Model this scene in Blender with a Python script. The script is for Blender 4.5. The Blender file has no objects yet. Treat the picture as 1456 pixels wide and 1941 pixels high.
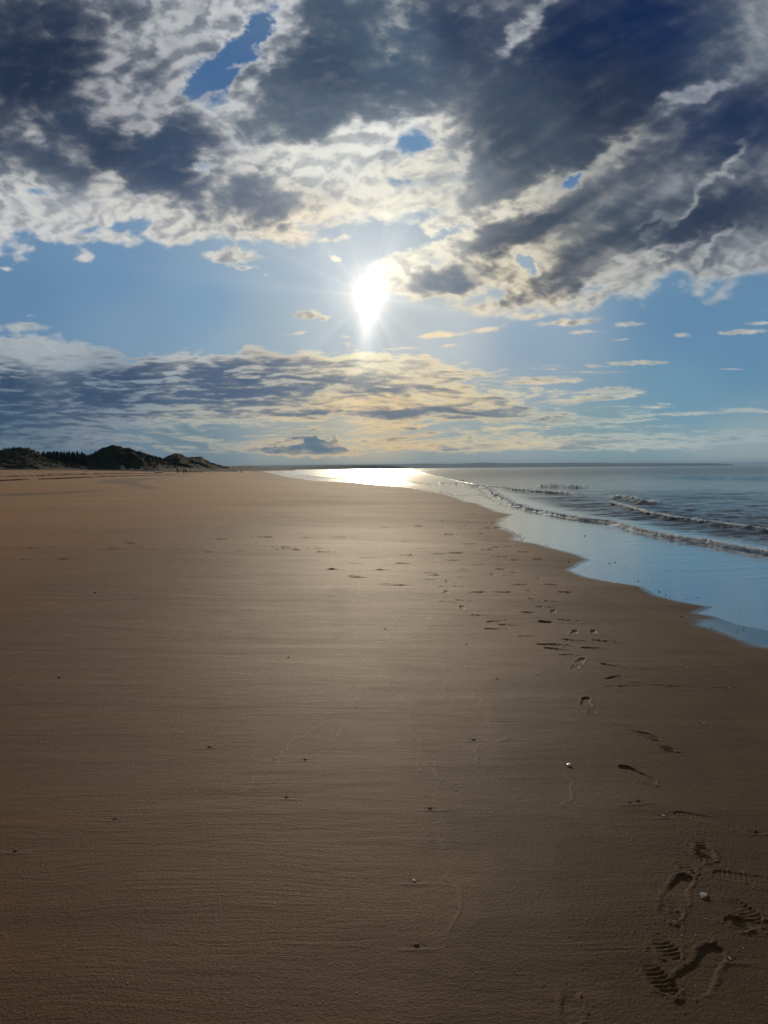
import bpy, bmesh, math, random
import numpy as np
from mathutils import Vector, Matrix
random.seed(7); rng=np.random.default_rng(7)
sc=bpy.context.scene; COL=sc.collection
# ------------------------------------------------------------- camera
F=1402.0; CX=728.0; CY=970.5                     # focal length and centre of the 1456 x 1941 picture
ROLL=math.atan(0.0083); PITCH=math.radians(-3.36); CAMZ=1.95
cam=bpy.data.cameras.new('camera'); camo=bpy.data.objects.new('camera',cam); COL.objects.link(camo)
cam.sensor_fit='VERTICAL'; cam.sensor_height=24.0; cam.lens=24.0*F/1941.0
cam.clip_start=0.05; cam.clip_end=2000000
camo.matrix_world=Matrix.Translation((0,0,CAMZ))@Matrix.Rotation(math.pi/2+PITCH,4,'X')@Matrix.Rotation(-ROLL,4,'Z')
sc.camera=camo
# ------------------------------------------------------------- world, sun, exposure
HAZE=4.5e-5
EXPO=-0.2; EXPK=2.0**EXPO
SUN_EL=math.radians(12.95); SUN_AZ=math.radians(-1.0)      # azimuth from +Y towards +X
sc.view_settings.view_transform='Standard'; sc.view_settings.look='None'
sc.view_settings.exposure=EXPO; sc.view_settings.gamma=1.0
w=bpy.data.worlds.new('World'); sc.world=w; w.use_nodes=True
nt=w.node_tree; bg=nt.nodes['Background']; st=nt.nodes.new('ShaderNodeTexSky'); st.sky_type='NISHITA'
st.sun_disc=False; st.sun_elevation=SUN_EL; st.sun_rotation=SUN_AZ; st.air_density=1.0; st.dust_density=0.3; st.ozone_density=3.0
nt.links.new(st.outputs[0],bg.inputs[0]); bg.inputs[1].default_value=0.05
sl=bpy.data.lights.new('sun','SUN'); sl.energy=2.4; sl.angle=math.radians(0.6); sl.color=(1.0,0.85,0.63)
slo=bpy.data.objects.new('sun',sl); COL.objects.link(slo)
SUND=Vector((math.sin(SUN_AZ)*math.cos(SUN_EL),math.cos(SUN_AZ)*math.cos(SUN_EL),math.sin(SUN_EL)))
slo.rotation_euler=SUND.to_track_quat('Z','Y').to_euler()
sc.cycles.max_bounces=6; sc.cycles.transparent_max_bounces=12; sc.cycles.sample_clamp_indirect=4.0; sc.cycles.caustics_reflective=False
# ------------------------------------------------------------- helpers
def tag(o,label=None,cat=None,group=None,kind=None):
    if label: o['label']=label
    if cat: o['category']=cat
    if group: o['group']=group
    if kind: o['kind']=kind
    return o
def mesh_obj(name,verts,faces,mat,parent=None,smooth=True):
    me=bpy.data.meshes.new(name)
    verts=np.asarray(verts,np.float32); 
    if isinstance(faces,np.ndarray):
        n=faces.shape[1]; me.vertices.add(len(verts)); me.vertices.foreach_set('co',verts.ravel())
        me.loops.add(faces.size); me.loops.foreach_set('vertex_index',faces.astype(np.int32).ravel())
        me.polygons.add(len(faces)); me.polygons.foreach_set('loop_start',np.arange(0,faces.size,n,dtype=np.int32))
        me.update(calc_edges=True)
    else:
        me.from_pydata([tuple(map(float,v)) for v in verts],[],faces); me.update()
    me.polygons.foreach_set('use_smooth',[smooth]*len(me.polygons))
    if mat: me.materials.append(mat)
    o=bpy.data.objects.new(name,me); COL.objects.link(o)
    if parent: o.parent=parent
    return o
def empty(name,loc,rz=0.0):
    o=bpy.data.objects.new(name,None); COL.objects.link(o); o.location=loc; o.rotation_euler=(0,0,rz); o.empty_display_size=.2; return o
def grid_faces(nr,nc):
    a=np.arange(nr*nc).reshape(nr,nc)
    return np.stack([a[:-1,:-1],a[:-1,1:],a[1:,1:],a[1:,:-1]],-1).reshape(-1,4)
def attr(o,name,vals):
    a=o.data.attributes.new(name,'FLOAT','POINT'); a.data.foreach_set('value',np.asarray(vals,np.float32).ravel())
def attr_col(o,name,rgb):
    a=o.data.attributes.new(name,'FLOAT_COLOR','POINT'); rgb=np.asarray(rgb,np.float32).reshape(-1,3)
    a.data.foreach_set('color',np.concatenate([rgb,np.ones((len(rgb),1),np.float32)],1).ravel())
def new_mat(name):
    m=bpy.data.materials.new(name); m.use_nodes=True; n=m.node_tree; n.nodes.clear()
    out=n.nodes.new('ShaderNodeOutputMaterial'); return m,n,out
class N:   # tiny node helper
    def __init__(s,nt): s.nt=nt
    def __call__(s,t,**k):
        n=s.nt.nodes.new('ShaderNode'+t)
        for a,b in k.items(): setattr(n,a,b)
        return n
    def l(s,a,b): s.nt.links.new(a,b)
    def math(s,op,a,b=None,c=None,clamp=False):
        n=s.nt.nodes.new('ShaderNodeMath'); n.operation=op; n.use_clamp=clamp
        for i,v in enumerate((a,b,c)):
            if v is None: continue
            if isinstance(v,(int,float)): n.inputs[i].default_value=v
            else: s.l(v,n.inputs[i])
        return n.outputs[0]
    def mix(s,f,a,b,kind='MIX'):
        n=s.nt.nodes.new('ShaderNodeMix'); n.data_type='RGBA'; n.blend_type=kind
        for i,v in ((0,f),(6,a),(7,b)):
            if isinstance(v,(int,float)): n.inputs[i].default_value=v
            elif isinstance(v,tuple): n.inputs[i].default_value=(*v,1) if len(v)==3 else v
            else: s.l(v,n.inputs[i])
        return n.outputs[2]
    def at(s,name): n=s.nt.nodes.new('ShaderNodeAttribute'); n.attribute_name=name; return n
    def map(s,v,scale=(1,1,1),rot=(0,0,0)):
        n=s.nt.nodes.new('ShaderNodeMapping'); n.inputs['Scale'].default_value=scale; n.inputs['Rotation'].default_value=rot; s.l(v,n.inputs[0]); return n.outputs[0]
    def noise(s,v,scale,detail=4,rough=.5,dist=0):
        n=s.nt.nodes.new('ShaderNodeTexNoise'); n.inputs['Scale'].default_value=scale; n.inputs['Detail'].default_value=detail; n.inputs['Roughness'].default_value=rough; n.inputs['Distortion'].default_value=dist; s.l(v,n.inputs[0]); return n.outputs[0]
    def ramp(s,v,a,b,lo=0.0,hi=1.0,smooth=True):
        n=s.nt.nodes.new('ShaderNodeMapRange'); n.interpolation_type='SMOOTHSTEP' if smooth else 'LINEAR'
        for i,x in ((1,a),(2,b),(3,lo),(4,hi)): n.inputs[i].default_value=x
        s.l(v,n.inputs[0]); return n.outputs[0]
def simple_mat(name,col,rough=.7,noise=0.25,scale=8.0,spec=.3,metal=0.0):
    m,nt,out=new_mat(name); n=N(nt); b=n('BsdfPrincipled'); n.l(b.outputs[0],out.inputs[0])
    tc=n('TexCoord'); f=n.noise(tc.outputs['Object'],scale,5,.6)
    n.l(n.mix(f,tuple(c*(1-noise) for c in col),tuple(min(1,c*(1+noise)) for c in col)),b.inputs['Base Color'])
    b.inputs['Roughness'].default_value=rough; b.inputs['Specular IOR Level'].default_value=spec; b.inputs['Metallic'].default_value=metal
    return m
# ------------------------------------------------------------- sky chart and noise (numpy)
def lin(c):
    c=np.asarray(c,float)/255.0
    return np.where(c<=0.04045,c/12.92,((c+0.055)/1.055)**2.4)
def px_dir(x,y):
    u=(np.asarray(x,float)-CX)/F; v=(CY-np.asarray(y,float))/F
    ul=u*math.cos(ROLL)+v*math.sin(ROLL); vl=-u*math.sin(ROLL)+v*math.cos(ROLL)
    c,s=math.cos(PITCH),math.sin(PITCH)
    d=np.stack([ul, c-vl*s, s+vl*c],-1)
    return d/np.linalg.norm(d,axis=-1,keepdims=True)
def dir_px(d):
    c,s=math.cos(PITCH),math.sin(PITCH)
    f=d[...,1]*c+d[...,2]*s; v=-d[...,1]*s+d[...,2]*c; u=d[...,0]
    f=np.maximum(f,0.12)
    u=u/f; v=v/f
    uu=u*math.cos(ROLL)-v*math.sin(ROLL); vv=u*math.sin(ROLL)+v*math.cos(ROLL)
    return CX+uu*F, CY-vv*F
def _h(ix,iy,s):
    h=(ix.astype(np.int64)*374761393+iy.astype(np.int64)*668265263+s*1442695041)&0xffffffff
    h=((h^(h>>13))*1274126177)&0xffffffff
    return (h^(h>>16))&0xffff
def perlin(x,y,s=0):
    x=np.asarray(x,float); y=np.asarray(y,float)
    ix=np.floor(x); iy=np.floor(y); fx=x-ix; fy=y-iy
    ix=ix.astype(np.int64); iy=iy.astype(np.int64)
    u=fx*fx*fx*(fx*(fx*6-15)+10); v=fy*fy*fy*(fy*(fy*6-15)+10)
    def g(a,b):
        an=_h(ix+a,iy+b,s)*(2*math.pi/65536.0)
        return np.cos(an)*(fx-a)+np.sin(an)*(fy-b)
    a=g(0,0)+(g(1,0)-g(0,0))*u; b=g(0,1)+(g(1,1)-g(0,1))*u
    return (a+(b-a)*v)*1.5
def fbm(x,y,o=6,s=0,gain=0.5,lac=2.03,ridge=False):
    t=0; a=1.0; n=0
    ca,sa=math.cos(0.6),math.sin(0.6)
    for i in range(o):
        p=perlin(x,y,s+i*17)
        if ridge: p=1-2*np.abs(p)
        t=t+a*p; n+=a; a*=gain
        x,y=(x*ca-y*sa)*lac+5.3,(x*sa+y*ca)*lac-2.7
    return t/n*1.6
def sstep(a,b,x):
    t=np.clip((x-a)/(b-a),0,1); return t*t*(3-2*t)
def poly_sd(px,py,P):   # signed distance, positive inside
    P=np.asarray(P,float); n=len(P); d=np.full(px.shape,1e18); ins=np.zeros(px.shape,bool)
    for i in range(n):
        ax,ay=P[i]; bx,by=P[(i+1)%n]; ex,ey=bx-ax,by-ay
        t=np.clip(((px-ax)*ex+(py-ay)*ey)/(ex*ex+ey*ey+1e-9),0,1)
        d=np.minimum(d,(px-ax-t*ex)**2+(py-ay-t*ey)**2)
        c=((ay>py)!=(by>py))
        with np.errstate(all='ignore'): xi=ax+(py-ay)*ex/(ey if ey!=0 else 1e-9)
        ins^=(c&(px<xi))
    d=np.sqrt(d); return np.where(ins,d,-d)
def rbf(px,py,pts,r=110.0):
    num=0; den=1e-12
    for x,y,c in pts:
        w=1.0/(((px-x)**2+((py-y)*1.3)**2)/(r*r)+0.08)**1.8
        num=num+w[...,None]*lin(c); den=den+w
    return num/den[...,None]
def blobs(px,py,L):
    t=np.zeros(px.shape)
    for x,y,rx,ry,an,a in L:
        c,s=math.cos(math.radians(an)),math.sin(math.radians(an))
        dx=px-x; dy=-(py-y)
        p=(dx*c+dy*s)/rx; q=(-dx*s+dy*c)/ry
        t+=a*np.exp(-(p*p+q*q))
    return t
M1=[(-2500,560),(-300,500),(0,492),(55,490),(62,468),(150,490),(185,462),(250,462),(350,470),(400,450),(480,458),(560,466),(600,445),(660,425),(700,440),(760,430),(800,420),(880,400),(930,250),(940,-3500),(-2500,-3500)]
M2=[(860,330),(800,440),(740,480),(745,520),(770,560),(850,585),(930,608),(1000,600),(1080,598),(1160,575),(1220,572),(1275,535),(1330,565),(1400,550),(1470,525),(1900,500),(4500,400),(4500,-3500),(880,-3500)]
M3=[(-2500,600),(0,630),(110,632),(200,668),(270,664),(380,657),(560,654),(700,655),(830,670),(890,692),(1070,698),(960,715),(900,728),(1120,740),(1000,762),(1230,792),(1130,802),(1260,796),(1330,789),(1250,801),(1120,812),(900,816),(760,812),(640,806),(500,822),(420,850),(300,852),(0,868),(-2500,900)]
M4=[(380,832),(600,820),(800,826),(1000,818),(1456,808),(2600,796),(2600,834),(1456,842),(1200,856),(900,862),(700,860),(500,866),(400,858)]
M5=[(484,861),(500,846),(545,842),(572,838),(590,824),(602,824),(612,832),(628,834),(638,820),(644,826),(648,842),(668,852),(704,860),(660,866),(600,868),(540,866)]
COVER=[ # holes
(398,158,40,34,60,-2.0),(425,125,36,30,50,-1.7),(455,100,30,30,60,-1.15),(480,62,30,16,60,-1.0),(350,120,20,12,0,-.8),(415,200,24,8,10,-.7),(430,130,26,7,10,1.1),(395,180,16,6,10,.6),(490,45,42,24,55,-2.0),(372,165,30,18,20,-1.2),
(775,278,40,30,40,-2.0),(815,355,34,16,20,-1.6),(765,350,26,14,20,-1.2),(1085,342,22,10,25,-2.2),
(655,330,30,16,10,-.9),(560,200,10,10,0,-.3),(380,316,26,10,0,-1.1),(275,365,16,10,0,-1.0),(75,368,40,12,-10,-1.4),(30,440,26,14,-20,-1.2),
(210,430,50,14,10,-1.2),(270,425,20,12,30,-.9),(450,270,16,8,0,-1.0),(995,500,22,12,-50,-2.2),(940,558,22,10,0,-1.5),(830,498,22,10,0,-1.1),(860,438,50,9,18,-1.6),
(1115,550,18,8,10,-1.3),(950,110,60,26,38,-.7),(740,450,70,26,0,-1.2),(640,470,60,16,0,-1.0),(720,395,60,12,-4,-.5),(800,400,50,12,10,-.6),
(1250,330,60,8,35,-.2),
# puffs
(430,486,46,16,4,2.6),(463,508,30,7,0,1.6),(322,484,1,1,0,0),(155,490,26,8,10,1.2),(505,522,16,4,0,1.2),(635,488,14,6,-25,2.4),(598,600,60,7,0,.9),(545,632,50,6,0,1.2),(590,592,30,8,10,1.0),
(720,508,44,20,10,1.8),(650,452,40,10,8,1.8),(725,452,26,9,0,1.6),(750,540,40,20,0,1.4),
(50,620,70,8,0,1.2),(840,635,55,8,2,2.2),(860,655,30,5,0,1.6),(1080,610,50,6,5,1.7),(1110,628,45,5,3,1.5),(1190,614,50,7,5,1.8),(1175,645,26,4,3,1.5),(1285,637,22,5,0,1.6),(1000,600,26,6,0,1),
(1410,630,60,6,3,2.6),(1440,612,40,6,5,2.3),(1450,590,30,5,10,1.2),(1440,654,16,4,0,1.3),(1215,687,50,3.2,1,3.0),(1390,699,30,2.5,0,2.0),(1140,754,60,5,3,2.0),(1210,744,20,3,0,1.0),(1420,778,60,6,-2,2.2),(1320,784,60,3,2,1.6),(1440,762,30,3,0,1.2),
(1260,765,20,3,0,1.3),(1050,722,60,4,2,1.3),(980,640,30,5,0,1.2),(1100,668,24,3,0,1.1),(1060,840,90,4,1,.9),(900,845,120,5,1,1.0),(1250,845,90,4,1,1.0),(1380,660,20,3,0,.9),(930,625,34,6,8,1.3),(520,640,26,4,0,1.1),(575,628,16,4,20,1.1),(612,606,10,4,20,1.5),(780,660,30,4,0,1.2),(60,650,120,30,0,.8),(1240,772,26,3,0,1.3),(1130,872,80,3,1,1.0),(1400,835,60,4,0,1.0),(320,604,10,3,0,.8),(700,640,60,5,0,.9),(650,634,30,4,0,1.0),(60,597,16,4,0,1.5),(10,508,16,5,0,1.2),
]
SHADE=[ # + darker (thicker), - brighter
(60,120,150,120,40,1.5),(150,290,200,45,-8,1.5),(330,262,62,48,30,1.4),(300,320,80,40,10,1.5),(470,378,150,34,-4,1.2),(80,340,70,30,0,.8),(560,160,60,110,30,1.4),(620,60,60,140,0,1.6),(700,130,90,130,0,1.6),(610,235,70,50,0,1.2),(520,250,40,50,50,.6),(850,110,110,160,0,1.8),
(300,60,120,80,0,-1.35),(390,60,60,40,0,-.7),(250,20,40,60,-20,.5),(230,210,80,50,-20,-1.2),(310,185,70,40,20,-1.3),(180,180,50,40,0,-.4),(270,245,50,16,0,-.7),(510,45,70,50,20,-1.6),(560,90,26,50,30,-.9),(470,165,16,70,-35,-1.6),(445,215,40,16,20,-1.2),(480,300,130,24,8,-1.2),(620,285,120,30,10,-1.3),(150,420,190,40,0,-1.6),(20,400,60,60,0,-1.4),(30,460,60,26,0,-1.6),(60,350,80,26,20,-1.0),(330,430,110,34,0,-1.6),(220,345,90,12,-30,-1.3),(560,445,90,22,0,-1.3),
(730,240,130,22,0,-1.6),(660,320,160,60,0,-1.2),(800,330,90,110,0,-1.3),(740,430,120,50,0,-2.0),(930,330,50,80,-20,1.0),(900,470,60,34,20,.5),(985,430,90,26,24,.9),
(1010,45,90,15,48,-2.6),(1010,110,36,12,40,-1.0),(1080,250,160,50,30,0.5),(1120,318,105,17,28,-2.2),(1010,380,90,14,30,-2.2),(1175,285,40,22,20,-1.0),(910,420,80,10,22,-1.6),(1310,186,75,9,18,-2.0),(1270,200,26,20,0,-1.6),(1340,165,50,9,15,-1.2),
(1300,385,120,7,42,-1.5),(1230,418,50,10,25,-1.4),(1380,310,60,10,50,-1.6),(1350,465,50,7,50,-1.7),(1325,485,22,9,30,-1.2),(1235,478,80,5,17,-1.5),(1000,470,90,14,20,-.9),(1010,500,40,36,0,-1.7),(1010,415,60,7,30,-.8),(1440,25,60,50,45,-1.1),(1400,110,60,40,45,-.6),
(870,585,100,14,-12,-1.6),(1010,592,120,9,2,-1.9),(1180,568,120,9,6,-1.9),(1130,540,60,18,30,-1.6),(1250,535,50,10,30,-1.6),(1370,550,80,13,15,-1.5),(1300,490,60,8,30,-.6),(1400,500,60,12,30,-1.1),
(1200,100,260,160,30,1.6),(1050,200,190,120,40,1.4),(1350,260,160,50,20,1.4),(1200,440,200,40,15,1.4),(1050,540,90,24,15,1.3),(960,460,110,22,22,.8),(1350,520,1,1,0,0),(870,545,70,18,15,1.2),(1390,400,100,50,20,1.2),
(100,740,300,40,0,1.8),(400,745,180,24,0,1.5),(650,740,130,14,0,.8),(300,712,170,12,0,1.0),(880,782,150,10,0,2.0),(1040,796,90,5,0,1.3),(760,742,110,7,0,1.2),(640,722,120,8,0,1.3),(950,756,90,5,0,1.0),(820,812,120,5,0,1.1),(420,818,120,6,0,1.1),(660,787,160,9,0,1.3),(480,705,110,10,4,1.0),(0,800,260,50,0,.9),(590,690,160,8,0,1.0),(820,702,70,7,0,.7),
(500,668,260,10,0,-1.6),(800,668,120,12,0,-1.6),(80,650,170,36,0,-2.0),(960,700,140,7,0,-1.2),(700,757,150,9,0,-1.2),(320,806,160,10,0,-1.2),(560,800,160,9,0,-1.6),(280,828,120,6,0,-1.0),(1000,742,130,12,0,-1.5),(900,808,200,7,0,-1.6),
(600,840,26,16,0,1.5),(640,834,12,14,60,1.2),(545,852,40,8,0,1.0),(620,863,100,4,0,-1.0),
]
DARK=[(60,130,(36,50,74)),(200,270,(48,64,88)),(330,300,(56,74,100)),(450,380,(98,110,128)),(620,130,(60,78,100)),(760,100,(70,90,112)),(600,230,(84,100,118)),(900,60,(46,62,88)),(1100,80,(22,42,75)),(1250,30,(12,38,78)),(1400,60,(45,65,90)),(1000,250,(56,72,92)),(1150,180,(30,46,72)),(1400,230,(28,48,80)),(1100,430,(52,68,88)),(1350,420,(42,56,80)),(1400,500,(62,76,98)),(1000,500,(72,82,98)),(850,560,(95,110,130)),(740,420,(190,190,185)),(650,320,(140,150,160)),(780,330,(130,142,156)),(0,740,(50,74,102)),(200,740,(56,78,106)),(450,740,(74,95,122)),(700,780,(100,112,128)),(850,780,(98,112,128)),(0,830,(52,78,104)),(400,840,(80,110,135)),(600,850,(84,112,132)),(900,850,(125,142,150)),(1300,850,(130,155,165)),(100,640,(125,140,155)),(200,440,(125,135,150)),(800,640,(190,185,175)),(-1500,200,(24,32,48)),(3000,200,(22,32,48)),(728,-1500,(18,26,42)),(-4000,200,(16,22,36)),(6000,200,(16,22,36))]
BRI=[(300,80,(186,189,192)),(230,200,(175,176,180)),(500,60,(208,210,212)),(60,430,(212,212,210)),(300,440,(220,217,210)),(420,250,(200,202,202)),(600,300,(232,232,224)),(700,240,(240,240,234)),(560,430,(248,234,208)),(760,450,(255,250,228)),(820,330,(230,225,210)),(1000,50,(178,182,186)),(1160,300,(176,176,172)),(1310,180,(158,163,172)),(1300,400,(160,165,170)),(950,590,(235,222,195)),(1200,560,(200,200,194)),(1450,520,(188,192,192)),(700,660,(255,242,195)),(850,640,(253,230,185)),(1000,740,(235,220,185)),(400,670,(205,203,196)),(100,640,(176,184,188)),(500,720,(208,197,175)),(400,800,(200,194,172)),(200,740,(150,160,170)),(700,800,(250,218,160)),(900,800,(246,222,170)),(750,830,(252,214,150)),(1200,800,(210,210,195)),(1400,820,(180,190,190)),(560,840,(240,210,165)),(430,490,(225,222,212)),(0,830,(110,130,145)),(-1500,200,(80,90,105)),(3000,200,(80,90,105)),(728,-1500,(60,70,88)),(-4000,200,(50,58,74)),(6000,200,(50,58,74))]
CLEAR=[(410,130,(66,104,150)),(490,30,(82,112,150)),(770,280,(100,138,176)),(200,540,(104,142,180)),(50,560,(98,134,170)),(400,580,(116,154,188)),(540,540,(150,174,194)),(620,600,(172,186,196)),(780,600,(176,186,190)),(600,500,(170,186,198)),(480,620,(146,170,186)),(250,600,(122,152,178)),(850,640,(188,197,202)),(1000,640,(138,164,188)),(1300,620,(95,135,172)),(1400,680,(92,138,170)),(1300,740,(105,150,175)),(1150,840,(125,155,165)),(600,870,(146,158,156)),(700,835,(190,182,160)),(900,800,(150,165,168)),(850,870,(130,150,158)),(100,850,(66,95,122)),(350,865,(92,122,140)),(1400,870,(150,170,172)),(1400,350,(72,105,148)),(1085,342,(85,122,165)),(700,470,(178,190,200)),(800,540,(180,190,196)),(703,560,(180,190,195)),(-1500,400,(45,68,100)),(3000,400,(45,68,100)),(728,-1500,(28,46,80)),(-4000,400,(30,44,70)),(6000,400,(30,44,70))]
SUNPX=(703,560)
def clouds(d):
    """d: (...,3) unit directions. returns linear cloud rgb, alpha, clear rgb"""
    px,py=dir_px(d); z=d[...,2]; up=np.maximum(z,0)+0.035
    X=d[...,0]/up; Y=d[...,1]/up
    el=np.clip((880-py)/880,0.0,1); pp=np.clip(el,0.06,1)
    wx=fbm(X*1.3,Y*1.3,5,3)*45*(0.35+pp); wy=fbm(X*1.3+9,Y*1.3+4,5,4)*45*pp
    fx=fbm(px/60,py/34,6,31,.5)*24; fy=fbm(px/60+7,py/34,6,32,.5)*24*np.clip(pp*2,0.12,1)
    qx=px+wx*.6+fx; qy=py+wy*.6+fy
    m1=poly_sd(qx,qy,M1); m2=poly_sd(qx,qy,M2); m3=poly_sd(px+wx*1.5,py+fy*1.6,M3); m4=poly_sd(px+wx,py+fy*.8,M4)
    m5=poly_sd(px+fx*.22,py+fbm(px/14,py/9,4,77)*5,M5)
    c=-1.2+2.5*sstep(-46,60,np.maximum(m1,m2))
    c=np.maximum(c,-1.2+(2.0-.95*sstep(785,815,py)*sstep(60,300,px))*sstep(-16,26,m3))
    c=np.maximum(c,-1.2+1.55*sstep(-7,10,m4))
    holes=[(x,y,rx*1.25,ry*1.25,an,k*.85) for x,y,rx,ry,an,k in COVER if k<0]
    puffs=[t for t in COVER if t[-1]>0]
    hwx=fbm(px/34,py/24,5,91,.6)*17; hwy=fbm(px/34+5,py/24,5,92,.6)*14*np.clip(pp*2,.15,1)
    c=c+blobs(px+wx*.3+hwx,py+wy*.3+hwy,holes)
    st_=fbm(px/210+wy/80,py/13+fbm(px/300,py/60,3,25)*1.6,7,127,0.6)*1.0
    reg=sstep(672,700,py)*sstep(872,850,py)*sstep(1330,1080,px-(py-690)*1.2)
    c=np.maximum(c,-1.2+reg*(1.05+.25*sstep(760,850,py))+st_*.9*reg)
    cm=c
    c=c+blobs(px+wx*.25+hwx*.5,py+wy*.25+hwy*.45,puffs)
    a=0.38
    def dens(px,py):
        dd=px_dir(px,py); up=np.maximum(dd[...,2],0)+0.035; X=dd[...,0]/up; Y=dd[...,1]/up
        Xr=X*math.cos(a)-Y*math.sin(a); Yr=X*math.sin(a)+Y*math.cos(a)
        right=sstep(760,1000,px)*sstep(640,560,py)
        n1=fbm(X*2.0+3,Y*2.0,7,11,0.5)
        n2=fbm(Xr*4.2,Yr*1.0+2,7,12,0.5)
        n3=fbm(px/88,py/48,7,21,0.57)
        nb=fbm(px/46+n3*.35,py/30+n1*.25,5,55,0.5,ridge=True)
        n5=fbm((px*.87-py*.5)/150,(px*.5+py*.87)/30,6,66,.5)
        n4=fbm(px/120+wy/60+fbm(px/200,py/30,3,24)*.8,py/11+fbm(px/160,py/40,3,25)*1.2,7,23,0.62)*.75+fbm(px/38,py/7,5,27,.6)*.45
        lowb=sstep(600,680,py)
        n6=fbm(X*3.6+4,Y*1.15,7,141,.56); A=(n1*.5+n3*.72+nb*.16+n6*.42); Bn=(n2*.45+n5*.36+n3*.15)
        return (A*(1-right)+Bn*right)*(1-lowb)+(n4*1.0+n3*.12)*lowb, nb
    # outside the chart repeat the plane noise only
    cpx=np.clip(px,-4000,6000); cpy=np.clip(py,-5000,1500)
    n,nb=dens(cpx,cpy)
    cm=cm+n*.6
    rgt=sstep(900,1100,px)*sstep(560,480,py)
    c=c+n*(0.95-0.45*rgt)
    c5=-1.3+2.9*sstep(-2.5,5,m5)+0.5*fbm(px/10,py/8,4,41)
    c=np.maximum(c,c5); cm=np.maximum(cm,c5)
    sx,sy=SUNPX; L=np.hypot(sx-px,sy-py)+1; st=9.0*(0.4+pp*.9)
    ox=(sx-px)/L*st; oy=(sy-py)/L*st*np.where(py>640,.3,1)
    n_s,_=dens(cpx+ox,cpy+oy)
    rel=np.clip(n-n_s,-0.7,0.7)
    alpha=sstep(-0.30,0.85,c)**1.15
    sh=np.clip(blobs(px+wx*.35+fx*1.0,py+wy*.35+fy*1.0,SHADE),-1.5,1.7)
    thick=np.clip(cm,-.4,1.6)*0.42+sh*0.66+n*1.30*(1-.45*rgt)+0.20
    lightf=1/(1+np.exp((thick-0.72)*2.7))
    lightf=np.clip(lightf+rel*0.55*(0.25+0.75*sstep(1.9,0.5,thick)),0,1.08)
    q1=fbm(cpx/64+wx/50,cpy/40,5,101,.48,ridge=True); q2=fbm((cpx+ox*1.8)/64+wx/50,(cpy+oy*1.8)/40,5,101,.48,ridge=True)
    tex=(0.16*q1+0.80*np.clip(q1-q2,-.5,.5))*(1-sstep(600,680,py))*(1-.6*rgt)
    lightf=lightf*(0.86+tex)*(1+.12*sstep(500,100,np.hypot(px-SUNPX[0],py-SUNPX[1])))
    fringe=sstep(0.9,0.3,c)*sstep(-.1,.15,c)
    lightf=np.clip(lightf+fringe*0.38,0,1.6); lightf=lightf/(1+(lightf/1.0)**3.2)**(1/3.2)*1.04
    D=rbf(px,py,DARK); B=rbf(px,py,BRI); C=rbf(px,py,CLEAR,260)
    col=D+(B-D)*(lightf**1.2)[...,None]
    return col,alpha,C
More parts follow.
